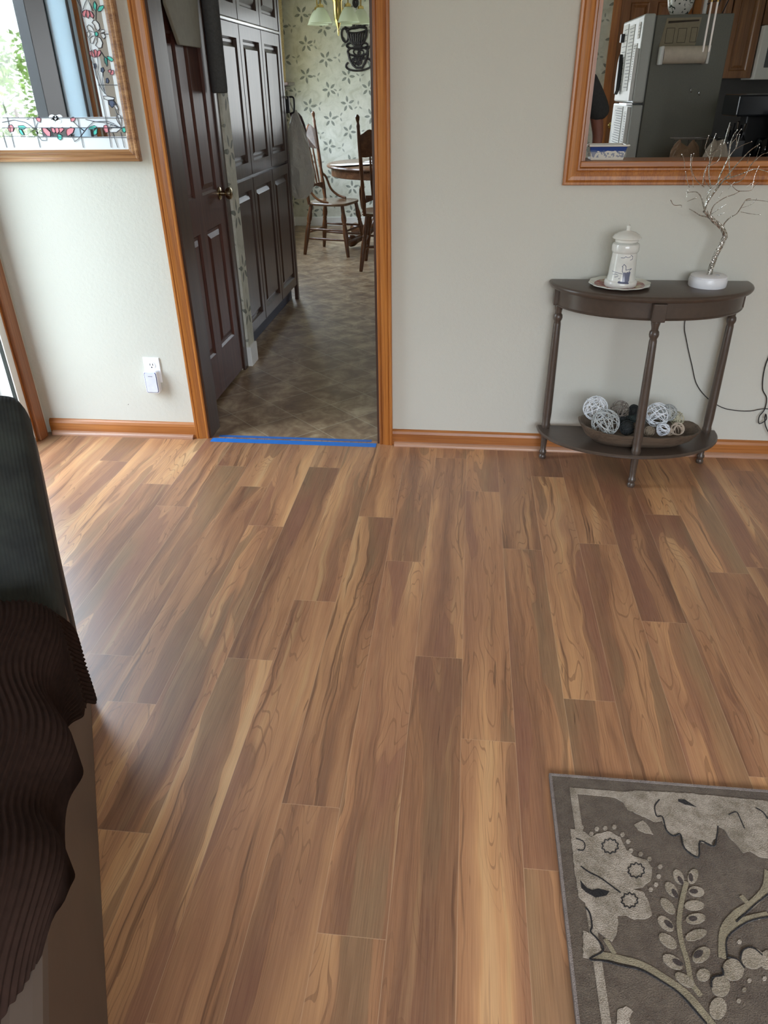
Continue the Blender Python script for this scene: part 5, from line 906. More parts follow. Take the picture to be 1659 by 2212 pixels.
cu = MB(); f = lambda i, j: (-2.02+.012*math.sin(i*34), 5.38+.56*i*(1-.12*j), 2.28-(2.28-1.44)*j)
g1 = MB().grid(50, 12, f)
cur = g1.build('curtain', k.m, smooth=True); so = cur.modifiers.new('s', 'SOLIDIFY'); so.thickness = .003
tag(cur, 'sunlit cream printed curtain at the corner of the dining room', 'curtain')
struct(MB().box(-.41,-.35,6.0,6.03,.94,2.16).box(.95,1.01,6.0,6.03,.94,2.16).box(-.41,1.01,5.98,6.03,.94,1.0).box(-.35,.95,6.0,6.03,2.1,2.16).box(.28,.32,6.06,6.10,1.0,2.1).build('window_3', M['white']))
MB().box(-.35,.95,6.10,6.105,1.0,2.1).build('window_pane', M['dimglass'], bpy.data.objects['window_3'])
struct(MB().box(FW0-.06,FW0,YB,YB+.014,FZ0-.06,FZ1+.06).box(FW1,FW1+.06,YB,YB+.014,FZ0-.06,FZ1+.06).box(FW0,FW1,YB,YB+.014,FZ0-.06,FZ0).box(FW0,FW1,YB,YB+.014,FZ1,FZ1+.06).box(FW0,FW1,YB-.08,YB-.05,FZ0,FZ0+.04).box(1.08,1.11,YB-.08,YB-.05,FZ0,FZ1).build('unseen_fill_window', M['white']))  # unseen window behind the camera, added and sized for ambient light

# ------------------------------------------------------------------ dining chairs
def make_chair():
    """local: seat centre at origin, faces +X, back at -X"""
    t = thing('dining_chair', (0,0,0), 'x', 'chair', 'dining chairs by the round table')
    cw = M['chairwood']
    sp = []
    for i in range(40):
        a = 2*PI*i/40; c, s_ = math.cos(a), math.sin(a)
        wd = .205 + .02*(c+1)/2; sp.append((.215*math.copysign(abs(c)**.55, c), wd*math.copysign(abs(s_)**.55, s_)))
    b = MB(); vs = []
    for z, k_ in ((.448,.93),(.455,.99),(.468,1.0),(.474,.98),(.472,.80),(.466,.4)): vs += [(x*k_, y*k_, z) for x, y in sp]
    fs = [tuple(range(40))[::-1], tuple(range(200, 240))]
    for j in range(5):
        for i in range(40): fs.append((j*40+i, j*40+(i+1) % 40, (j+1)*40+(i+1) % 40, (j+1)*40+i))
    b.add(vs, fs).build('seat', wood('chair_seat_wood', srgb(78,54,36), srgb(112,84,60), srgb(142,114,88), axis='X', rough=.25, coat=.4), t, smooth=True)
    for sx in (-1, 1):
        for sy in (-1, 1):
            A = Vector((.235*sx, .215*sy, 0)); B = Vector((.165*sx, .155*sy, .452)); L = (B-A).length
            MB().lathe([(.0001,0),(.0145,0),(.016,.01),(.021,.13),(.025,.22),(.020,.27),(.017,.285),(.021,.295),(.017,.305),(.024,.33),(.0245,.36),(.018,.395),(.017,L),(.0001,L)], A, 14, B-A).build('leg', cw, t, smooth=True)
    P = lambda sx, sy, z: Vector((sx*(.235-.07*z/.452), sy*(.215-.06*z/.452), z))
    ts = lambda a, c: MB().tube([a, a.lerp(c, .12), a.lerp(c, .5), a.lerp(c, .88), c], [.0065,.009,.0115,.009,.0065], 10)
    for (a, c) in [(P(1,-1,.13),P(1,1,.13)), (P(1,-1,.23),P(1,1,.23)), (P(-1,-1,.20),P(-1,1,.20)), (P(-1,-1,.15),P(1,-1,.15)), (P(-1,1,.15),P(1,1,.15)), (P(-1,-1,.235),P(1,-1,.235)), (P(-1,1,.235),P(1,1,.235))]:
        ts(a, c).build('stretcher', cw, t, smooth=True)
    bp = lambda y, z: Vector((-.175 - (z-.46)*.13, y*(1+(z-.46)*.22), z))
    for sy in (-1, 1):
        pts = [bp(sy*.175, z) for z in (.455,.50,.56,.62,.66,.70,.74,.78,.84,.90,1.02,1.08,1.12,1.145,1.16,1.175,1.19,1.21,1.225)]
        rr = [.014,.016,.0195,.018,.014,.017,.013,.017,.0165,.016,.016,.015,.013,.016,.012,.011,.016,.0185,.008]
        MB().tube(pts, rr, 12).build('back_post', cw, t, smooth=True)
        # bent arm from post down to the seat
        MB().tube(smooth_path([bp(sy*.175, .70)+Vector((0,0,0)), bp(sy*.19,.66)+Vector((.03,sy*.008,0)), (-.125,sy*.205,.56), (-.05,sy*.205,.50), (.04,sy*.195,.478)], 5), .011, 8).build('arm', cw, t, smooth=True)
    # crest rail: tall pressed board with a dip
    out = []
    n = 28
    for i in range(n+1):
        y = -.172+.344*i/n; q = y/.172
        zt = 1.075 + .045*math.exp(-((abs(q)-.55)/.28)**2) - .035*math.exp(-(q/.2)**2)
        out.append((y, zt))
    lower = [(y, .925+.012*math.cos(y*22)) for y in [.172-.344*i/10 for i in range(11)]]
    ol_ = out + lower
    MB().prism(ol_, lambda a, c, tt: (-.175-(c-.46)*.13+tt-.02*(1-(a/.172)**2), a*(1+(c-.46)*.22), c), -.009, .009).build('crest_rail', wood('pressed_back_wood', srgb(74,40,22), srgb(108,66,36), srgb(140,96,58), axis='Y', rough=.3, coat=.3), t, bevel=.003)
    for i in range(5):
        y = -.10+.05*i
        MB().tube([bp(y, z)+Vector((-.02*(1-(y/.172)**2)*min(1,(z-.6)/.3) if z > .6 else 0,0,0)) for z in (.60,.66,.72,.78,.84,.90,.93)], [.006,.008,.0105,.008,.0095,.008,.006], 8).build('spindle', cw, t, smooth=True)
    MB().prism([(-.16,.56),(-.08,.59),(0,.60),(.08,.59),(.16,.56),(.16,.62),(-.16,.62)], lambda a, c, tt: (-.175-(c-.46)*.13+tt, a, c), -.008, .008).build('lower_rail', M['chairwood'], t)
    return t
ch = make_chair()
ch.location = (-1.30, 4.44, 0); ch.rotation_euler = (0, 0, math.radians(-16)); ch['label'] = 'wooden spindle back dining chair side-on, left of the round table'
copy_thing(ch, (-.72, 3.80, 0), math.radians(92), 'wooden spindle back dining chair nearer, seen from behind at the door edge')
# ------------------------------------------------------------------ dining table
dt = thing('dining_table', (-.83, 5.06, 0), 'round wooden pedestal dining table with claw feet in the kitchen', 'table')
TC = (-.83, 5.06)
MB().lathe([(.0001,.722),(.600,.722),(.618,.726),(.625,.736),(.620,.748),(.605,.755),(.0001,.756)], (*TC,0), 64).build('tabletop', M['tablewood'], dt, smooth=True)
MB().lathe([(.54,.645),(.575,.645),(.58,.65),(.58,.722),(.54,.722),(.54,.645)], (*TC,0), 64).build('apron', M['tablewood'], dt, smooth=True)
MB().lathe([(.0001,.10),(.10,.10),(.11,.13),(.075,.17),(.06,.22),(.085,.30),(.10,.38),(.085,.46),(.06,.52),(.075,.58),(.11,.64),(.20,.66),(.20,.722),(.0001,.722)], (*TC,0), 28).build('pedestal', M['tablewood'], dt, smooth=True)
for a in (-130, -40, 50, 140):
    c, s_ = math.cos(math.radians(a)), math.sin(math.radians(a))
    pts = [(.05,.30),(.12,.26),(.22,.17),(.34,.10),(.46,.075),(.53,.07),(.575,.065)]
    MB().tube([(TC[0]+r_*c, TC[1]+r_*s_, z) for r_, z in smooth_path([(q[0], q[1], 0) for q in pts], 3) for z in [z]] if False else [(TC[0]+p.x*c, TC[1]+p.x*s_, p.y) for p in smooth_path([(q[0], q[1], 0) for q in pts], 3)],
              [.045]*6+[.036]*6+[.040,.050,.058,.060,.058,.050,.03], 12).build('foot', M['tablewood'], dt, smooth=True)
def sheet(name, cx_, cy_, z, w2, d2, rz, mat, label, cat, group=None, curl=.01, th=.0012):
    c, s_ = math.cos(rz), math.sin(rz)
    def P_(a, b_, up): x, y = (a-.5)*w2, (b_-.5)*d2; return (cx_+x*c-y*s_, cy_+x*s_+y*c, z+curl*(a*a)+up)
    n = 8; vs = []; 
    for up in (0, th):
        for j in range(n):
            for i in range(n): vs.append(P_(i/(n-1), j/(n-1), up))
    fs = []
    for base in (0, n*n):
        for j in range(n-1):
            for i in range(n-1): fs.append((base+j*n+i, base+j*n+i+1, base+(j+1)*n+i+1, base+(j+1)*n+i))
    edge = [i for i in range(n)] + [j*n+n-1 for j in range(1, n)] + [(n-1)*n+i for i in range(n-2, -1, -1)] + [j*n for j in range(n-2, 0, -1)]
    for q in range(len(edge)): a, b_ = edge[q], edge[(q+1) % len(edge)]; fs.append((a, b_, n*n+b_, n*n+a))
    return tag(MB().add(vs, fs).build(name, mat), label, cat, group)
sheet('paper_sheet', -1.13, 4.80, .757, .30, .42, math.radians(-60), M['paper'], 'white paper sheet lying on the near left of the dining table', 'paper', 'papers on the dining table')
sheet('paper_sheet', -.90, 5.22, .757, .26, .34, math.radians(-20), M['paper'], 'second white paper lying farther back on the dining table', 'paper', 'papers on the dining table', .02, .004)
nh = thing('napkin_holder', (-.90, 4.82, .7565), 'small dark wire holder with napkins on the dining table', 'holder')
MB().box(-.95,-.85,4.80,4.86,.758,.835).build('napkins', M['paper'], nh)
b = MB(); 
for yy in (4.795, 4.865): b.tube([(-.96,yy,.760),(-.96,yy,.84),(-.84,yy,.84),(-.84,yy,.760)], .003, 6)
b.box(-.96,-.84,4.792,4.868,.7568,.7585); b.build('wire_frame', M['iron'], nh)
# ------------------------------------------------------------------ chandelier
cx_, cy_ = -1.275, 4.98
cl = thing('chandelier', (cx_, cy_, 1.8), 'polished brass chandelier with frosted glass bell shades over the table', 'chandelier')
MB().lathe([(.0001,1.83),(.004,1.832),(.008,1.85),(.012,1.872),(.008,1.885),(.014,1.90),(.020,1.92),(.034,1.955),(.040,2.02),(.040,2.09),(.050,2.11),(.03,2.14),(.012,2.17),(.010,CE-.03),(.06,CE-.03),(.065,CE),(.0001,CE)], (cx_, cy_, 0), 28).build('body', M['brass'], cl, smooth=True)
k = NT('frosted_shade_glass', .35, srgb(228,232,216)); tl = k.n('ShaderNodeBsdfTranslucent'); tl.inputs[0].default_value = srgb(236,240,222); mx = k.n('ShaderNodeMixShader'); mx.inputs[0].default_value = .5
k.lk(k.b.outputs[0], mx.inputs[1]); k.lk(tl.outputs[0], mx.inputs[2]); k.lk(mx.outputs[0], k.t.nodes['Material Output'].inputs[0])
for i in range(5):
    a = math.radians(-55+72*i); c, s_ = math.cos(a), math.sin(a); R_ = .215
    MB().tube(smooth_path([(cx_+.03*c,cy_+.03*s_,2.10),(cx_+.10*c,cy_+.10*s_,2.19),(cx_+.18*c,cy_+.18*s_,2.20),(cx_+R_*c,cy_+R_*s_,2.15),(cx_+R_*c,cy_+R_*s_,2.06)], 4), .007, 8).build('arm', M['brass'], cl, smooth=True)
    sd = MB().lathe([(.022,2.04),(.034,2.035),(.055,2.01),(.078,1.97),(.095,1.93),(.100,1.925),(.097,1.925),(.091,1.932),(.075,1.972),(.052,2.010),(.033,2.031),(.022,2.036),(.022,2.04)], (cx_+R_*c, cy_+R_*s_, 0), 28).build('shade', k.m, cl, smooth=True)
    MB().lathe([(.0001,2.035),(.022,2.033),(.030,2.040),(.026,2.058),(.014,2.066),(.0001,2.07)], (cx_+R_*c, cy_+R_*s_, 0), 20).build('socket_cup', M['brass'], sd, smooth=True)
# ------------------------------------------------------------------ teacup wall art
b = MB(); Y_ = 6.008
def px(x, y): return (-1.419+ (735+(x-890)/9.22*1.0-735)*0 + .00490*((640+x/9.22)-735), Y_, 1.958 - .00490*((y/9.22)-60)*.985)
def ring(x, y, rx, ry, rot=0, r_=.0085, a0=0, a1=360):
    P_ = []
    for i in range(25):
        t_ = math.radians(a0+(a1-a0)*i/24); X_, Z_ = rx*math.cos(t_), ry*math.sin(t_); c, s_ = math.cos(math.radians(rot)), math.sin(math.radians(rot)); P_.append(px(x+X_*c-Z_*s_, y+X_*s_+Z_*c))
    b.tube(P_, r_, 6)
def ln(P_, r_=.0085): b.tube([px(*p) for p in P_], r_, 6)
ring(1200, 480, 240, 85, -10); ln([(1060,430),(1090,500),(1150,550),(1240,555),(1290,500),(1300,430),(1060,430)])
for x in (1110,1150,1190,1230,1265): ln([(x,435),(x+8,540)], .006)
ring(1200, 600, 200, 50, -4, .012); ln([(1010,610),(1050,740),(1110,830),(1170,865),(1270,865),(1330,810),(1385,700),(1400,600)], .012)
for x in (1080,1130,1180,1230,1280,1330): ln([(x,650),(1110+(x-1080)*.72,845)], .010)
ring(960, 680, 65, 115, -8, .010)
ring(1200, 855, 215, 55, 0, .010); ring(1210, 960, 205, 75, 0, .010)
ln([(1010,970),(1040,1090),(1100,1190),(1170,1240),(1290,1240),(1350,1150),(1400,1040),(1415,950)], .012); ring(1455, 990, 60, 110, 8, .010)
ring(1230, 1190, 270, 100, -4, .010, 0, 180); ring(1230, 1190, 270, 100, -4, .010, 180, 215); ring(1230,1190,270,100,-4,.010,325,360)
rg = random.Random(9)
for q in range(16): ring(1090+rg.random()*250, 1060+rg.random()*130, 22, 22, 0, .006)
ring(1190, 975, 70, 45, 20, .007); ring(1270, 985, 60, 45, -20, .007)
ring(1190, 150, 40, 60, 0, .012); ln([(1150,0),(1160,110),(1195,195),(1225,110),(1235,0)], .010); ring(1190,-60,150,110,0,.010)
tag(b.build('teacup_wall_art', M['iron'], smooth=True), 'dark metal wall art of stacked teacups on leaf wallpaper', 'wall art')

# ------------------------------------------------------------------ fridge
fr = thing('refrigerator', (1.55, 3.92, 0), 'white refrigerator with papers on its front seen through the pass-through', 'refrigerator')
fx0, fx1, fy0, fy1, fzt, fzs = 1.300, 1.84, 3.50, 4.35, 1.845, 1.275
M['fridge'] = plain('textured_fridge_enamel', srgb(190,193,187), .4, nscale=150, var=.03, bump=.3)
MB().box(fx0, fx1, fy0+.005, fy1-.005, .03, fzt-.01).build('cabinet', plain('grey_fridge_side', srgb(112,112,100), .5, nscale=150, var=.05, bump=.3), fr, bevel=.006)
MB().box(fx0+.03, fx1, fy0+.02, fy1-.02, 0, .03).build('base', M['black'], fr)
for z0, z1, zh0, zh1 in ((.10, fzs-.006, .75, fzs-.02), (fzs+.006, fzt, fzs+.02, fzs+.36)):
    d = MB().box(fx0-.088, fx0-.006, fy0, fy1, z0, z1).build('fridge_door', M['fridge'], fr, bevel=.012)
    MB().box(fx0-.118, fx0-.088, fy0+.02, fy0+.05, zh0, zh1).build('handle', M['white'], d, bevel=.006)
MB().box(fx0-.010, fx0-.001, fy0+.01, fy1-.01, .08, fzt-.012).build('gasket', plain('grey_gasket', srgb(90,90,86), .7), fr)
MB().box(fx0-.135, fx0-.09, fy0-.004, fy0+.30, fzs-.004, fzs+.004).build('trim_bar', M['chrome'], fr)
def note(y0, y1, z0, z1, label, lines=6, mat=None, tilt=0, th=.003):
    f_ = lambda a, c, t: (fx0-.089-t, a+(c-z0)*tilt, c)
    t_ = thing('note_paper', f_(y0, z0, 0), label, 'paper', 'papers on the refrigerator front')
    MB().prism([(y0,z0),(y1,z0),(y1,z1),(y0,z1)], f_, .0005, th).build('sheet', mat or M['paper'], t_)
    if lines:
        b = MB(); rg = random.Random(int(z0*1000))
        for i in range(lines):
            zz = z1-(z1-z0)*(i+1)/(lines+1); b.prism([(y0+.012,zz),(y0+.012+(y1-y0-.024)*rg.uniform(.6,1),zz),(y0+.012+(y1-y0-.024)*rg.uniform(.6,1),zz+.004),(y0+.012,zz+.004)], f_, th+.0002, th+.0006)
        b.build('printed_lines', plain('grey_ink', srgb(110,112,118), .8), t_)
note(3.62, 3.76, 1.42, 1.67, 'long white lined paper at near side of the freezer door', 14)
note(3.80, 4.02, 1.36, 1.80, 'large white paper in the middle of the freezer door', 18, tilt=.03)
note(4.08, 4.30, 1.40, 1.82, 'white paper at the far side of the freezer door', 10)
note(3.58, 3.66, 1.70, 1.80, 'small striped card at top near edge of freezer door', 4, plain('pale_card', srgb(210,206,196), .6))
note(3.57, 3.80, .70, 1.22, 'long printed list on the near side of lower refrigerator door', 28)
note(3.86, 4.24, .70, 1.25, 'wide printed list on the far side of lower refrigerator door', 30)
tag(MB().prism([(4.10,1.36),(4.17,1.33),(4.20,1.42),(4.19,1.56),(4.14,1.62),(4.11,1.52)], lambda a, c, t: (fx0-.096-t, a, c), .0, .03).build('black_pouch', M['black'], bevel=.006), 'black pouch hanging from a magnet on the freezer door', 'pouch')
tag(MB().box(fx0-.12, fx0-.093, 4.20, 4.26, 1.70, 1.76).build('magnet_clip', M['black'], bevel=.004), 'black magnet clip at the far upper freezer door', 'magnet')
def fs(x, z, t): return (x, fy0+.0045-t, z)
ca = thing('wall_calendar', (1.47, 3.5, 1.65), 'tan printed calendar sheet on the refrigerator side above paper towels', 'calendar')
MB().prism([(1.345,1.64),(1.60,1.645),(1.615,1.815),(1.372,1.815)], fs, .0003, .003).build('sheet', plain('tan_paper', srgb(150,140,116), .7), ca)
b = MB(); b.prism([(1.385,1.782),(1.60,1.792),(1.60,1.802),(1.385,1.797)], fs, .0032, .0038)
for (x0, x1, z0, z1) in [(1.38,1.44,1.66,1.755),(1.465,1.525,1.662,1.752),(1.555,1.60,1.664,1.756)]:
    for q in [(x0,x1,z1-.003,z1),(x0,x1,z0,z0+.003),(x0,x0+.003,z0,z1),(x1-.003,x1,z0,z1)]: b.prism([(q[0],q[2]),(q[1],q[2]),(q[1],q[3]),(q[0],q[3])], fs, .0032, .0038)
b.build('printed_marks', plain('brown_ink', srgb(66,56,46), .8), ca)
pt_ = thing('paper_towel_holder', (1.53, 3.43, 1.58), 'white paper towel roll on a holder fixed to the refrigerator side', 'paper towels')
MB().lathe([(.0001,0),(.055,0),(.055,.30),(.0001,.30)], (1.365,3.432,1.585), 32, (1,0,0)).build('roll', plain('paper_towel', srgb(216,204,186), .8, bump=.2), pt_, smooth=True)
MB().box(1.345,1.362,3.38,3.5025,1.525,1.64).build('bracket', M['white'], pt_, bevel=.004); MB().box(1.668,1.685,3.38,3.5025,1.525,1.64).build('bracket', M['white'], pt_, bevel=.004)
for x, z in ((1.627,1.365),(1.69,1.345)):
    tag(MB().tube(smooth_path([(x,3.503,z+.012),(x-.004,3.488,z+.008),(x-.006,3.485,z-.008),(x,3.49,z-.018),(x+.006,3.485,z-.012)], 4), .0022, 6).build('hook', M['chrome'], smooth=True), 'left small metal hook on bare refrigerator side' if x < 1.65 else 'right small metal hook on bare refrigerator side', 'hook', 'small hooks on the refrigerator side')
# on the fridge
jr = MB().lathe([(.0001,0),(.055,0),(.085,.05),(.095,.10),(.085,.16),(.05,.20),(.045,.24),(.055,.25),(.0001,.25)], (1.49,3.68,fzt-.009), 28)
k = NT('patterned_ceramic', .2, srgb(226,224,216)); n1 = k.noise(k.coord(), 30, 2, .5, 1.5); k.col(k.mix(k.math('GREATER_THAN', n1, .6), srgb(226,224,216), srgb(50,60,52)))
tag(jr.build('ceramic_jar', k.m, smooth=True), 'round white patterned jar standing on top of the refrigerator', 'jar')
tag(MB().lathe([(.0001,0),(.014,0),(.014,.25),(.0001,.25)], (1.655,3.62,fzt-.009), 16).build('candle', M['white'], smooth=True), 'tall thin white candle standing on the refrigerator', 'candle')
b = MB(); z0 = fzt+.004
for q in range(3): b.tube([(1.68+.06*q,3.60+.05*q,z0-.01),(1.70+.06*q,3.62,z0+.10),(1.74+.04*q,3.62,z0+.30)], .004, 6)
for q in range(4):
    c_ = Vector((1.72+.06*q, 3.6, z0+.12+.05*(q % 2))); b.tube([c_+Vector((.04*(1-i/24)*math.cos(i*.6), 0, .04*(1-i/24)*math.sin(i*.6))) for i in range(24)], .003, 5)
b.tube([(1.66,3.60,z0+.05),(1.80,3.60,z0+.09),(1.95,3.60,z0+.16)], .003, 6)
tag(b.build('scroll_iron_decor', M['iron'], smooth=True), 'black scrolled iron wire decoration on top of the refrigerator', 'decoration')

# wind chime rods hanging in the pass-through
for i, (x, zb, lab) in enumerate([(.803,1.498,'left one of two white rods hanging in the pass-through'), (.823,1.498,'right one of two white rods hanging in the pass-through')]):
    t_ = thing('hanging_rod', (x, .15, zb), lab, 'rod', 'white rods hanging in the pass-through')
    MB().lathe([(.0001,0),(.0028,0),(.0034,.003),(.0034,.145),(.0001,.145)], (x,.15,zb), 12).build('rod', M['white'], t_, smooth=True)
    MB().lathe([(.0001,.145),(.0036,.145),(.003,.16),(.0008,.165),(.0008,.52),(.0001,.52)], (x,.15,zb), 10).build('tip', M['brass'], t_, smooth=True)

# ------------------------------------------------------------------ back of the kitchen
bd = lambda a, c, t: (1.44+a, 6.016-t, c)
b = MB(); panelled(b, lambda a, c, t: (1.44+a, 5.985-t*1, .01+c), .62, 2.25, [(.09,.27,.2,.8),(.35,.53,.2,.8),(.09,.27,.95,2.1),(.35,.53,.95,2.1)])
d2 = struct(b.build('door_2', wood('oak_door', srgb(104,62,30), srgb(136,86,46), srgb(158,106,62), axis='Z', rough=.4)))
knob(d2, (1.485, 5.985, 1.03), (0,-1,0), 1.0)
struct(MB().box(1.36,1.44,5.985,6.019,0,2.33).box(2.06,2.13,5.985,6.019,0,2.33).box(1.36,2.13,5.985,6.019,2.265,2.33).build('trim_5', M['oakZ'], bevel=.004))
kc = wood('kitchen_oak', srgb(104,64,34), srgb(140,92,52), srgb(164,116,70), axis='Z', rough=.35, coat=.2)
def upper_cab(name, x0, x1, z0, z1, y0, y1, label):
    t_ = thing(name, ((x0+x1)/2, y1, z0), label, 'cabinet', 'oak wall cabinets in the kitchen')
    MB().box(x0, x1, y0+.022, y1, z0, z1).build('carcass', kc, t_)
    n_ = 2 if x1-x0 > .5 else 1; W2 = (x1-x0-.004)/n_
    for q in range(n_):
        b = MB(); panelled(b, lambda a, c, t: (x0+.002+q*W2+a, y0-t*-1*-1, z0+.002+c), W2-.006, z1-z0-.004, [(.055, W2-.061, .06, z1-z0-.064)], .010); b.build('cabinet_door', kc, t_)
upper_cab('wall_cabinet', 2.44, 2.725, 1.445, 2.3, 5.68, 6.015, 'oak wall cabinet between the refrigerator and the microwave')
upper_cab('wall_cabinet', 2.73, 3.29, 1.88, 2.3, 5.68, 6.015, 'oak wall cabinet above the white microwave')
upper_cab('wall_cabinet', 2.14, 2.435, 1.66, 2.3, 5.70, 6.015, 'oak wall cabinet behind the refrigerator top')
mw = thing('microwave', (3.0, 5.8, 1.445), 'white over-range microwave at right side of the pass-through view', 'microwave')
MB().box(2.732, 3.29, 5.60, 6.015, 1.43, 1.875).build('body', M['white'], mw, bevel=.006)
MB().box(2.80, 3.12, 5.594, 5.601, 1.53, 1.80).build('window', plain('grey_glass', srgb(96,100,104), .15), mw)
# counters and what stands on them
ct2 = thing('kitchen_counter', (2.3, 3.0, 0), 'brown kitchen counter unit crowded with small things before the refrigerator', 'counter')
MB().box(1.36, 3.28, 2.55, 3.22, .88, .915).build('worktop', plain('speckled_worktop', srgb(96,84,72), .3, nscale=90, var=.3), ct2, bevel=.004)
MB().box(1.40, 3.26, 2.60, 3.18, 0, .88).build('base_cabinet', kc, ct2)
MB().box(1.95, 3.29, 5.42, 6.0, .87, .91).build('worktop', M['black'], None); bpy.context.view_layer.update()
o = [q for q in COL.objects if q.name.startswith('worktop') and q.parent is None][0]; o.name = 'rear_counter'; tag(o, 'dark counter along the rear kitchen wall under the microwave', 'counter')
for q in range(1):
    o2 = MB().box(1.97, 3.28, 5.46, 6.0, 0, .869).build('base_cabinet', kc); o2.name = 'base_cabinet_unit'; tag(o2, 'oak base cabinet under the dark rear counter', 'cabinet')
pb = MB(); rg = random.Random(8)
def crumple(cx_, cy_, z0, rx, ry, h, seed):
    rg = random.Random(seed); ph = [rg.uniform(0, 6) for _ in range(5)]
    def f_(i, j):
        th = 2*PI*i; r_ = (1-j**3*.55)*(1+.12*math.sin(3*th+ph[0])+.10*math.sin(7*th+ph[1]+j*5)); return (cx_+rx*r_*math.cos(th), cy_+ry*r_*math.sin(th), z0+h*j*(1+.25*math.sin(2*th+ph[2])))
    b = MB().grid(28, 12, f_, closed_u=True); b.f.append(tuple(range(28))[::-1]); b.m.append(0); b.f.append(tuple(range(28*11, 28*12))); b.m.append(0); return b
tag(crumple(1.50, 2.88, .9155, .10, .08, .12, 3).build('paper_bag', plain('brown_paper', srgb(132,104,78), .8)), 'crumpled brown paper bag on the kitchen counter', 'bag')
tag(crumple(1.67, 2.70, .9155, .075, .07, .13, 6).build('kitchen_towel', plain('beige_cloth', srgb(168,156,140), .9)), 'beige cloth bundled on the counter beside the brown bag', 'towel')
dr = thing('dish_rack', (1.62, 3.10, .9155), 'thin wire dish rack behind the brown bag', 'rack')
b = MB(); b.tube([(1.45,3.02,.925),(1.80,3.02,.925),(1.80,3.18,.925),(1.45,3.18,.925)], .003, 6, closed=True); b.tube([(1.45,3.02,1.06),(1.80,3.02,1.06),(1.80,3.18,1.06),(1.45,3.18,1.06)], .003, 6, closed=True)
for q in range(8): b.tube([(1.45+.05*q,3.02,.919),(1.45+.05*q,3.02,1.06)], .002, 5)
b.build('wire_frame', M['chrome'], dr)
kb = thing('knife_block', (1.83, 2.9, .9155), 'black knife block with bright steel handles behind the silver tree', 'knife block')
MB().prism([(2.82,.916),(3.0,.916),(3.0,1.02),(2.93,1.12),(2.82,1.06)], lambda a, c, t: (t, a, c), 1.76, 1.88).build('block', M['black'], kb, bevel=.004)
for q in range(5):
    x = 1.775+.024*q; MB().tube([(x,2.88+.01*(q % 2),1.08),(x-.004,2.85,1.15+.012*(q % 3))], [.006,.008], 8).build('knife_handle', M['chrome'] if q in (0,2,4) else M['black'], kb, smooth=True)
cm = thing('coffee_maker', (2.0, 2.95, .9155), 'black coffee maker on the kitchen counter at right', 'coffee maker')
MB().box(1.93,2.22,3.04,3.2,.916,1.32).build('tower', M['black'], cm, bevel=.01)
MB().box(1.79,2.22,2.84,3.2,1.205,1.335).build('top_housing', plain('dark_blue_black', srgb(14,20,28), .2), cm, bevel=.012)
MB().box(1.93,2.22,2.84,3.04,.916,.94).build('base', M['black'], cm, bevel=.006)
MB().lathe([(.0001,0),(.06,0),(.068,.03),(.06,.11),(.045,.13),(.0001,.13)], (2.06,2.94,.942), 24).build('carafe', plain('smoked_glass', srgb(18,22,26), .08), cm, smooth=True)
tag(MB().prism(rrect(.10,.16,.02), lambda a, c, t: (2.13+a, t, 1.075+c), 2.64, 2.80).build('canister', plain('dark_green_black_plastic', srgb(28,36,36), .35), bevel=.008), 'dark rounded plastic appliance at the right edge of the opening', 'appliance')
sheet('envelope', 1.93, 2.68, .9165, .20, .13, .2, M['paper'], 'white envelope lying on the counter behind the tree branches', 'envelope', None, .01, .006)
# dish on the sill
ds = thing('loaf_dish', (.50, .06, PZ0+.02), 'white loaf dish with blue floral band on the pass-through sill', 'dish')
k = NT('delft_ceramic', .15, srgb(222,222,212)); p = k.sep(k.coord()); nn = k.noise(k.coord(), 90, 2)
zz = p[2]
m1 = k.math('MULTIPLY', k.math('GREATER_THAN', k.math('ADD', zz, k.math('MULTIPLY', nn, .012)), .036), k.math('LESS_THAN', zz, .0455))
m2 = k.math('MULTIPLY', k.math('MULTIPLY', k.math('GREATER_THAN', nn, .52), k.math('GREATER_THAN', zz, .010)), k.math('LESS_THAN', zz, .034))
c = k.mix(m1, srgb(222,222,212), srgb(40,70,140)); k.col(k.mix(k.math('MULTIPLY', m2, .7), c, srgb(90,110,150)))
b = MB(); z0 = PZ0+.0205
def lp(ax, ay, z): return [(.497+ax*sx, .055+ay*sy, z) for sx, sy in ((-1,-1),(1,-1),(1,1),(-1,1))]
L = [lp(.058,.038,z0), lp(.066,.046,z0+.044), lp(.070,.050,z0+.046), lp(.070,.050,z0+.051), lp(.063,.043,z0+.051), lp(.055,.036,z0+.006)]
vs = [p for q in L for p in q]; fs_ = [(3,2,1,0), (20,21,22,23)] + [(l*4+e, l*4+(e+1) % 4, (l+1)*4+(e+1) % 4, (l+1)*4+e) for l in range(5) for e in range(4)]
b.add(vs, fs_); b.build('body', k.m, ds, bevel=.003)
b = MB(); 
for s_ in (-1, 1): b.box(.497+s_*.070-(.010 if s_ < 0 else 0), .497+s_*.070+(.010 if s_ > 0 else 0), .035, .075, z0+.044, z0+.050)
b.build('handles', M['ceramic'], ds, bevel=.002)

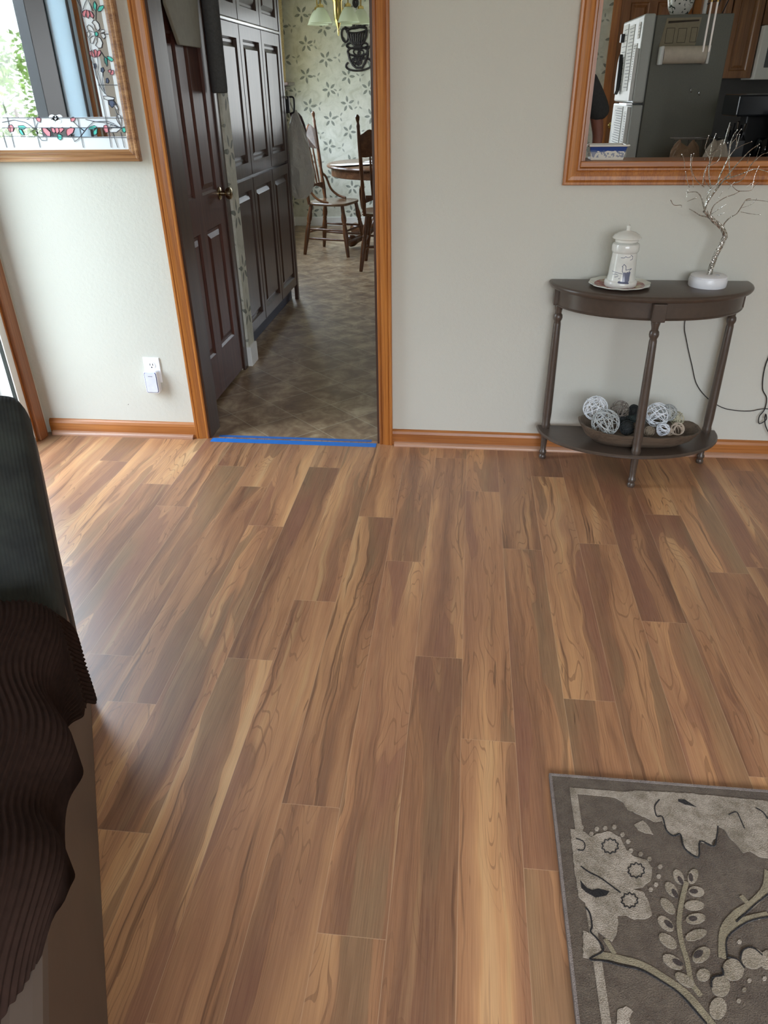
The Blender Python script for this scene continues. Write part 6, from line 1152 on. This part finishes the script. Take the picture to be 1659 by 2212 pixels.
# ------------------------------------------------------------------ person standing in the kitchen
def person():
    px_, py_ = .575, 2.5
    t = thing('person', (px_, py_, 0), 'person in dark grey short sleeve shirt partly hidden behind the opening frame', 'person')
    def skin(name, pts, edges, radii, mat, root=0, sub=2, parent=t):
        me = bpy.data.meshes.new(name); off = Vector(t.location)
        me.from_pydata([tuple(Vector((px_+p[0], py_+p[1], p[2]))-off) for p in pts], edges, []); me.update()
        o = bpy.data.objects.new(name, me); COL.objects.link(o); o.parent = parent; me.materials.append(mat)
        s_ = o.modifiers.new('skin', 'SKIN'); s_.use_smooth_shade = True
        if not me.skin_vertices: 
            bpy.context.view_layer.objects.active = o
        lay = me.skin_vertices[0].data if me.skin_vertices else None
        for i, r_ in enumerate(radii):
            lay[i].radius = r_ if isinstance(r_, tuple) else (r_, r_)
            lay[i].use_root = (i == root)
        ss = o.modifiers.new('sub', 'SUBSURF'); ss.levels = sub; ss.render_levels = sub
        return o
    skinm = plain('skin', srgb(150,96,78), .5); shirt = plain('dark_grey_shirt', srgb(62,62,62), .9, nscale=80, var=.12); trou = plain('dark_trousers', srgb(40,44,54), .85)
    # body: pelvis root, spine, neck, head, legs, arms with hands and fingers
    P_ = [(0,0,.93),(0,0,1.10),(0,0,1.28),(0,0,1.40),(0,0,1.47),(0,-.01,1.53),(0,-.01,1.62),(0,-.01,1.70)]
    E_ = [(i, i+1) for i in range(7)]; R_ = [(.15,.11),(.135,.10),(.155,.11),(.13,.085),(.055,.055),(.058,.065),(.078,.095),(.055,.07)]
    def addp(p, r, frm): P_.append(p); R_.append(r); E_.append((frm, len(P_)-1)); return len(P_)-1
    for s_ in (-1, 1):
        h = addp((s_*.09,0,.86), (.095,.095), 0); k_ = addp((s_*.10,-.01,.50), (.060,.060), h); c_ = addp((s_*.10,.01,.36), (.058,.058), k_); a_ = addp((s_*.10,.02,.09), (.038,.040), c_)
        addp((s_*.105,-.12,.035), (.040,.030), a_)
        sh_ = addp((s_*.165,0,1.405), (.058,.058), 3)
        u1 = addp((s_*.215,0,1.30), (.050,.050), sh_); e_ = addp((s_*.258,.0,1.115), (.038,.038), u1)
        w_ = addp((s_*.235,-.07,.88), (.026,.022), e_) if True else None
        pm = addp((s_*.235,-.085,.82), (.036,.016), w_)
        for q in range(4):
            k1 = addp((s_*.235,-.115+.020*q,.775-.006*abs(q-1)), .0095, pm); k2 = addp((s_*.228,-.118+.020*q,.742-.004*abs(q-1)), .0085, k1); addp((s_*.215,-.116+.020*q,.722), .0075, k2)
        th_ = addp((s_*.222,-.122,.815), .011, w_); addp((s_*.212,-.138,.780), .009, th_)
    skin('body', P_, E_, R_, skinm, 0, 2)
    skin('shirt', [(0,0,.90),(0,0,1.10),(0,0,1.28),(0,0,1.40),(0,0,1.45),(-.165,0,1.41),(-.222,0,1.31),(-.26,0,1.20),(.165,0,1.41),(.222,0,1.31),(.268,0,1.195)],
         [(0,1),(1,2),(2,3),(3,4),(3,5),(5,6),(6,7),(3,8),(8,9),(9,10)], [(.175,.135),(.16,.125),(.172,.13),(.145,.10),(.075,.07),(.072,.072),(.070,.072),(.078,.08),(.072,.072),(.070,.072),(.080,.082)], shirt)
    skin('trousers', [(0,0,.97),(0,0,.88),(-.09,0,.82),(-.10,0,.50),(-.10,.01,.10),(.09,0,.82),(.10,0,.50),(.10,.01,.10)], [(0,1),(1,2),(2,3),(3,4),(1,5),(5,6),(6,7)],
         [(.165,.125),(.165,.13),(.11,.11),(.080,.080),(.065,.07),(.11,.11),(.080,.080),(.065,.07)], trou)
    for s_ in (-1, 1):
        MB().grid(20, 10, lambda i, j: (px_+s_*.105+.045*math.sin(PI*min(j*1.0+.02, 1))**.5*math.cos(2*PI*i)*(1-.0*j), py_-.175+.27*j+.0*i, .035+.033*math.sin(PI*min(j+.02, 1))**.4*math.sin(2*PI*i)), closed_u=True).build('shoe', M['black'], t, smooth=True)
    MB().ell((px_, py_+.028, 1.695), .090, .100, .078, 10, 20).build('hair', plain('brown_hair', srgb(60,44,34), .7), t, smooth=True)
    f_ = MB(); f_.ell((px_, py_-.108, 1.625), .012, .018, .020, 6, 10); f_.build('nose', skinm, t, smooth=True)
    for s_ in (-1, 1):
        MB().ell((px_+s_*.032, py_-.088, 1.655), .013, .010, .008, 6, 10).build('eye', M['white'], t, smooth=True)
        MB().ell((px_+s_*.083, py_, 1.63), .010, .020, .030, 6, 10).build('ear', skinm, t, smooth=True)
    MB().ell((px_, py_-.094, 1.575), .024, .008, .006, 6, 10).build('mouth', plain('lips', srgb(150,84,76), .5), t, smooth=True)
person()

# ------------------------------------------------------------------ outdoors, seen in the mirror through the patio door
deck = MB().box(-12, -2.12, -9, 9, -.16, -.06).build('ground', plain('pale_patio_ground', srgb(130,132,112), .9)); struct(deck)
def shrub(cx_, cy_, R_, h, lab, seed):
    rg = random.Random(seed); t_ = thing('shrub', (cx_, cy_, -.06), lab, 'shrub', 'shrubs outside the patio door')
    b = MB()
    for q in range(2600):
        th, ph_ = rg.uniform(0, 2*PI), math.acos(rg.uniform(-.2, 1)); rr = R_*(1+.22*math.sin(3*th+seed)*math.sin(4*ph_))*rg.uniform(.6, 1)**.5
        p = Vector((cx_+rr*math.sin(ph_)*math.cos(th), cy_+rr*math.sin(ph_)*math.sin(th), -.06+h*.45+rr*math.cos(ph_)*h/(2*R_)))
        d = Vector((rg.gauss(0,1), rg.gauss(0,1), rg.gauss(0,1))).normalized()*.05; s_ = d.orthogonal().normalized()*.022
        b.add([p-d, p+s_, p+d, p-s_], [(0,1,2,3)])
    b.build('foliage', plain('leaf_green_%d' % seed, srgb(96,116,52), .7, nscale=3, var=.4), t_)
    MB().tube([(cx_,cy_,-.06),(cx_+.03,cy_,h*.3),(cx_,cy_+.04,h*.6)], [.05,.035,.02], 8).build('trunk', M['darkZ'], t_)
shrub(-5.15, -5.9, .72, 2.1, 'leafy yellow green shrub outside, the nearer one seen in the mirror', 1)
shrub(-7.6, -7.6, 1.1, 2.5, 'leafy yellow green shrub farther off behind the first one in the mirror', 2)
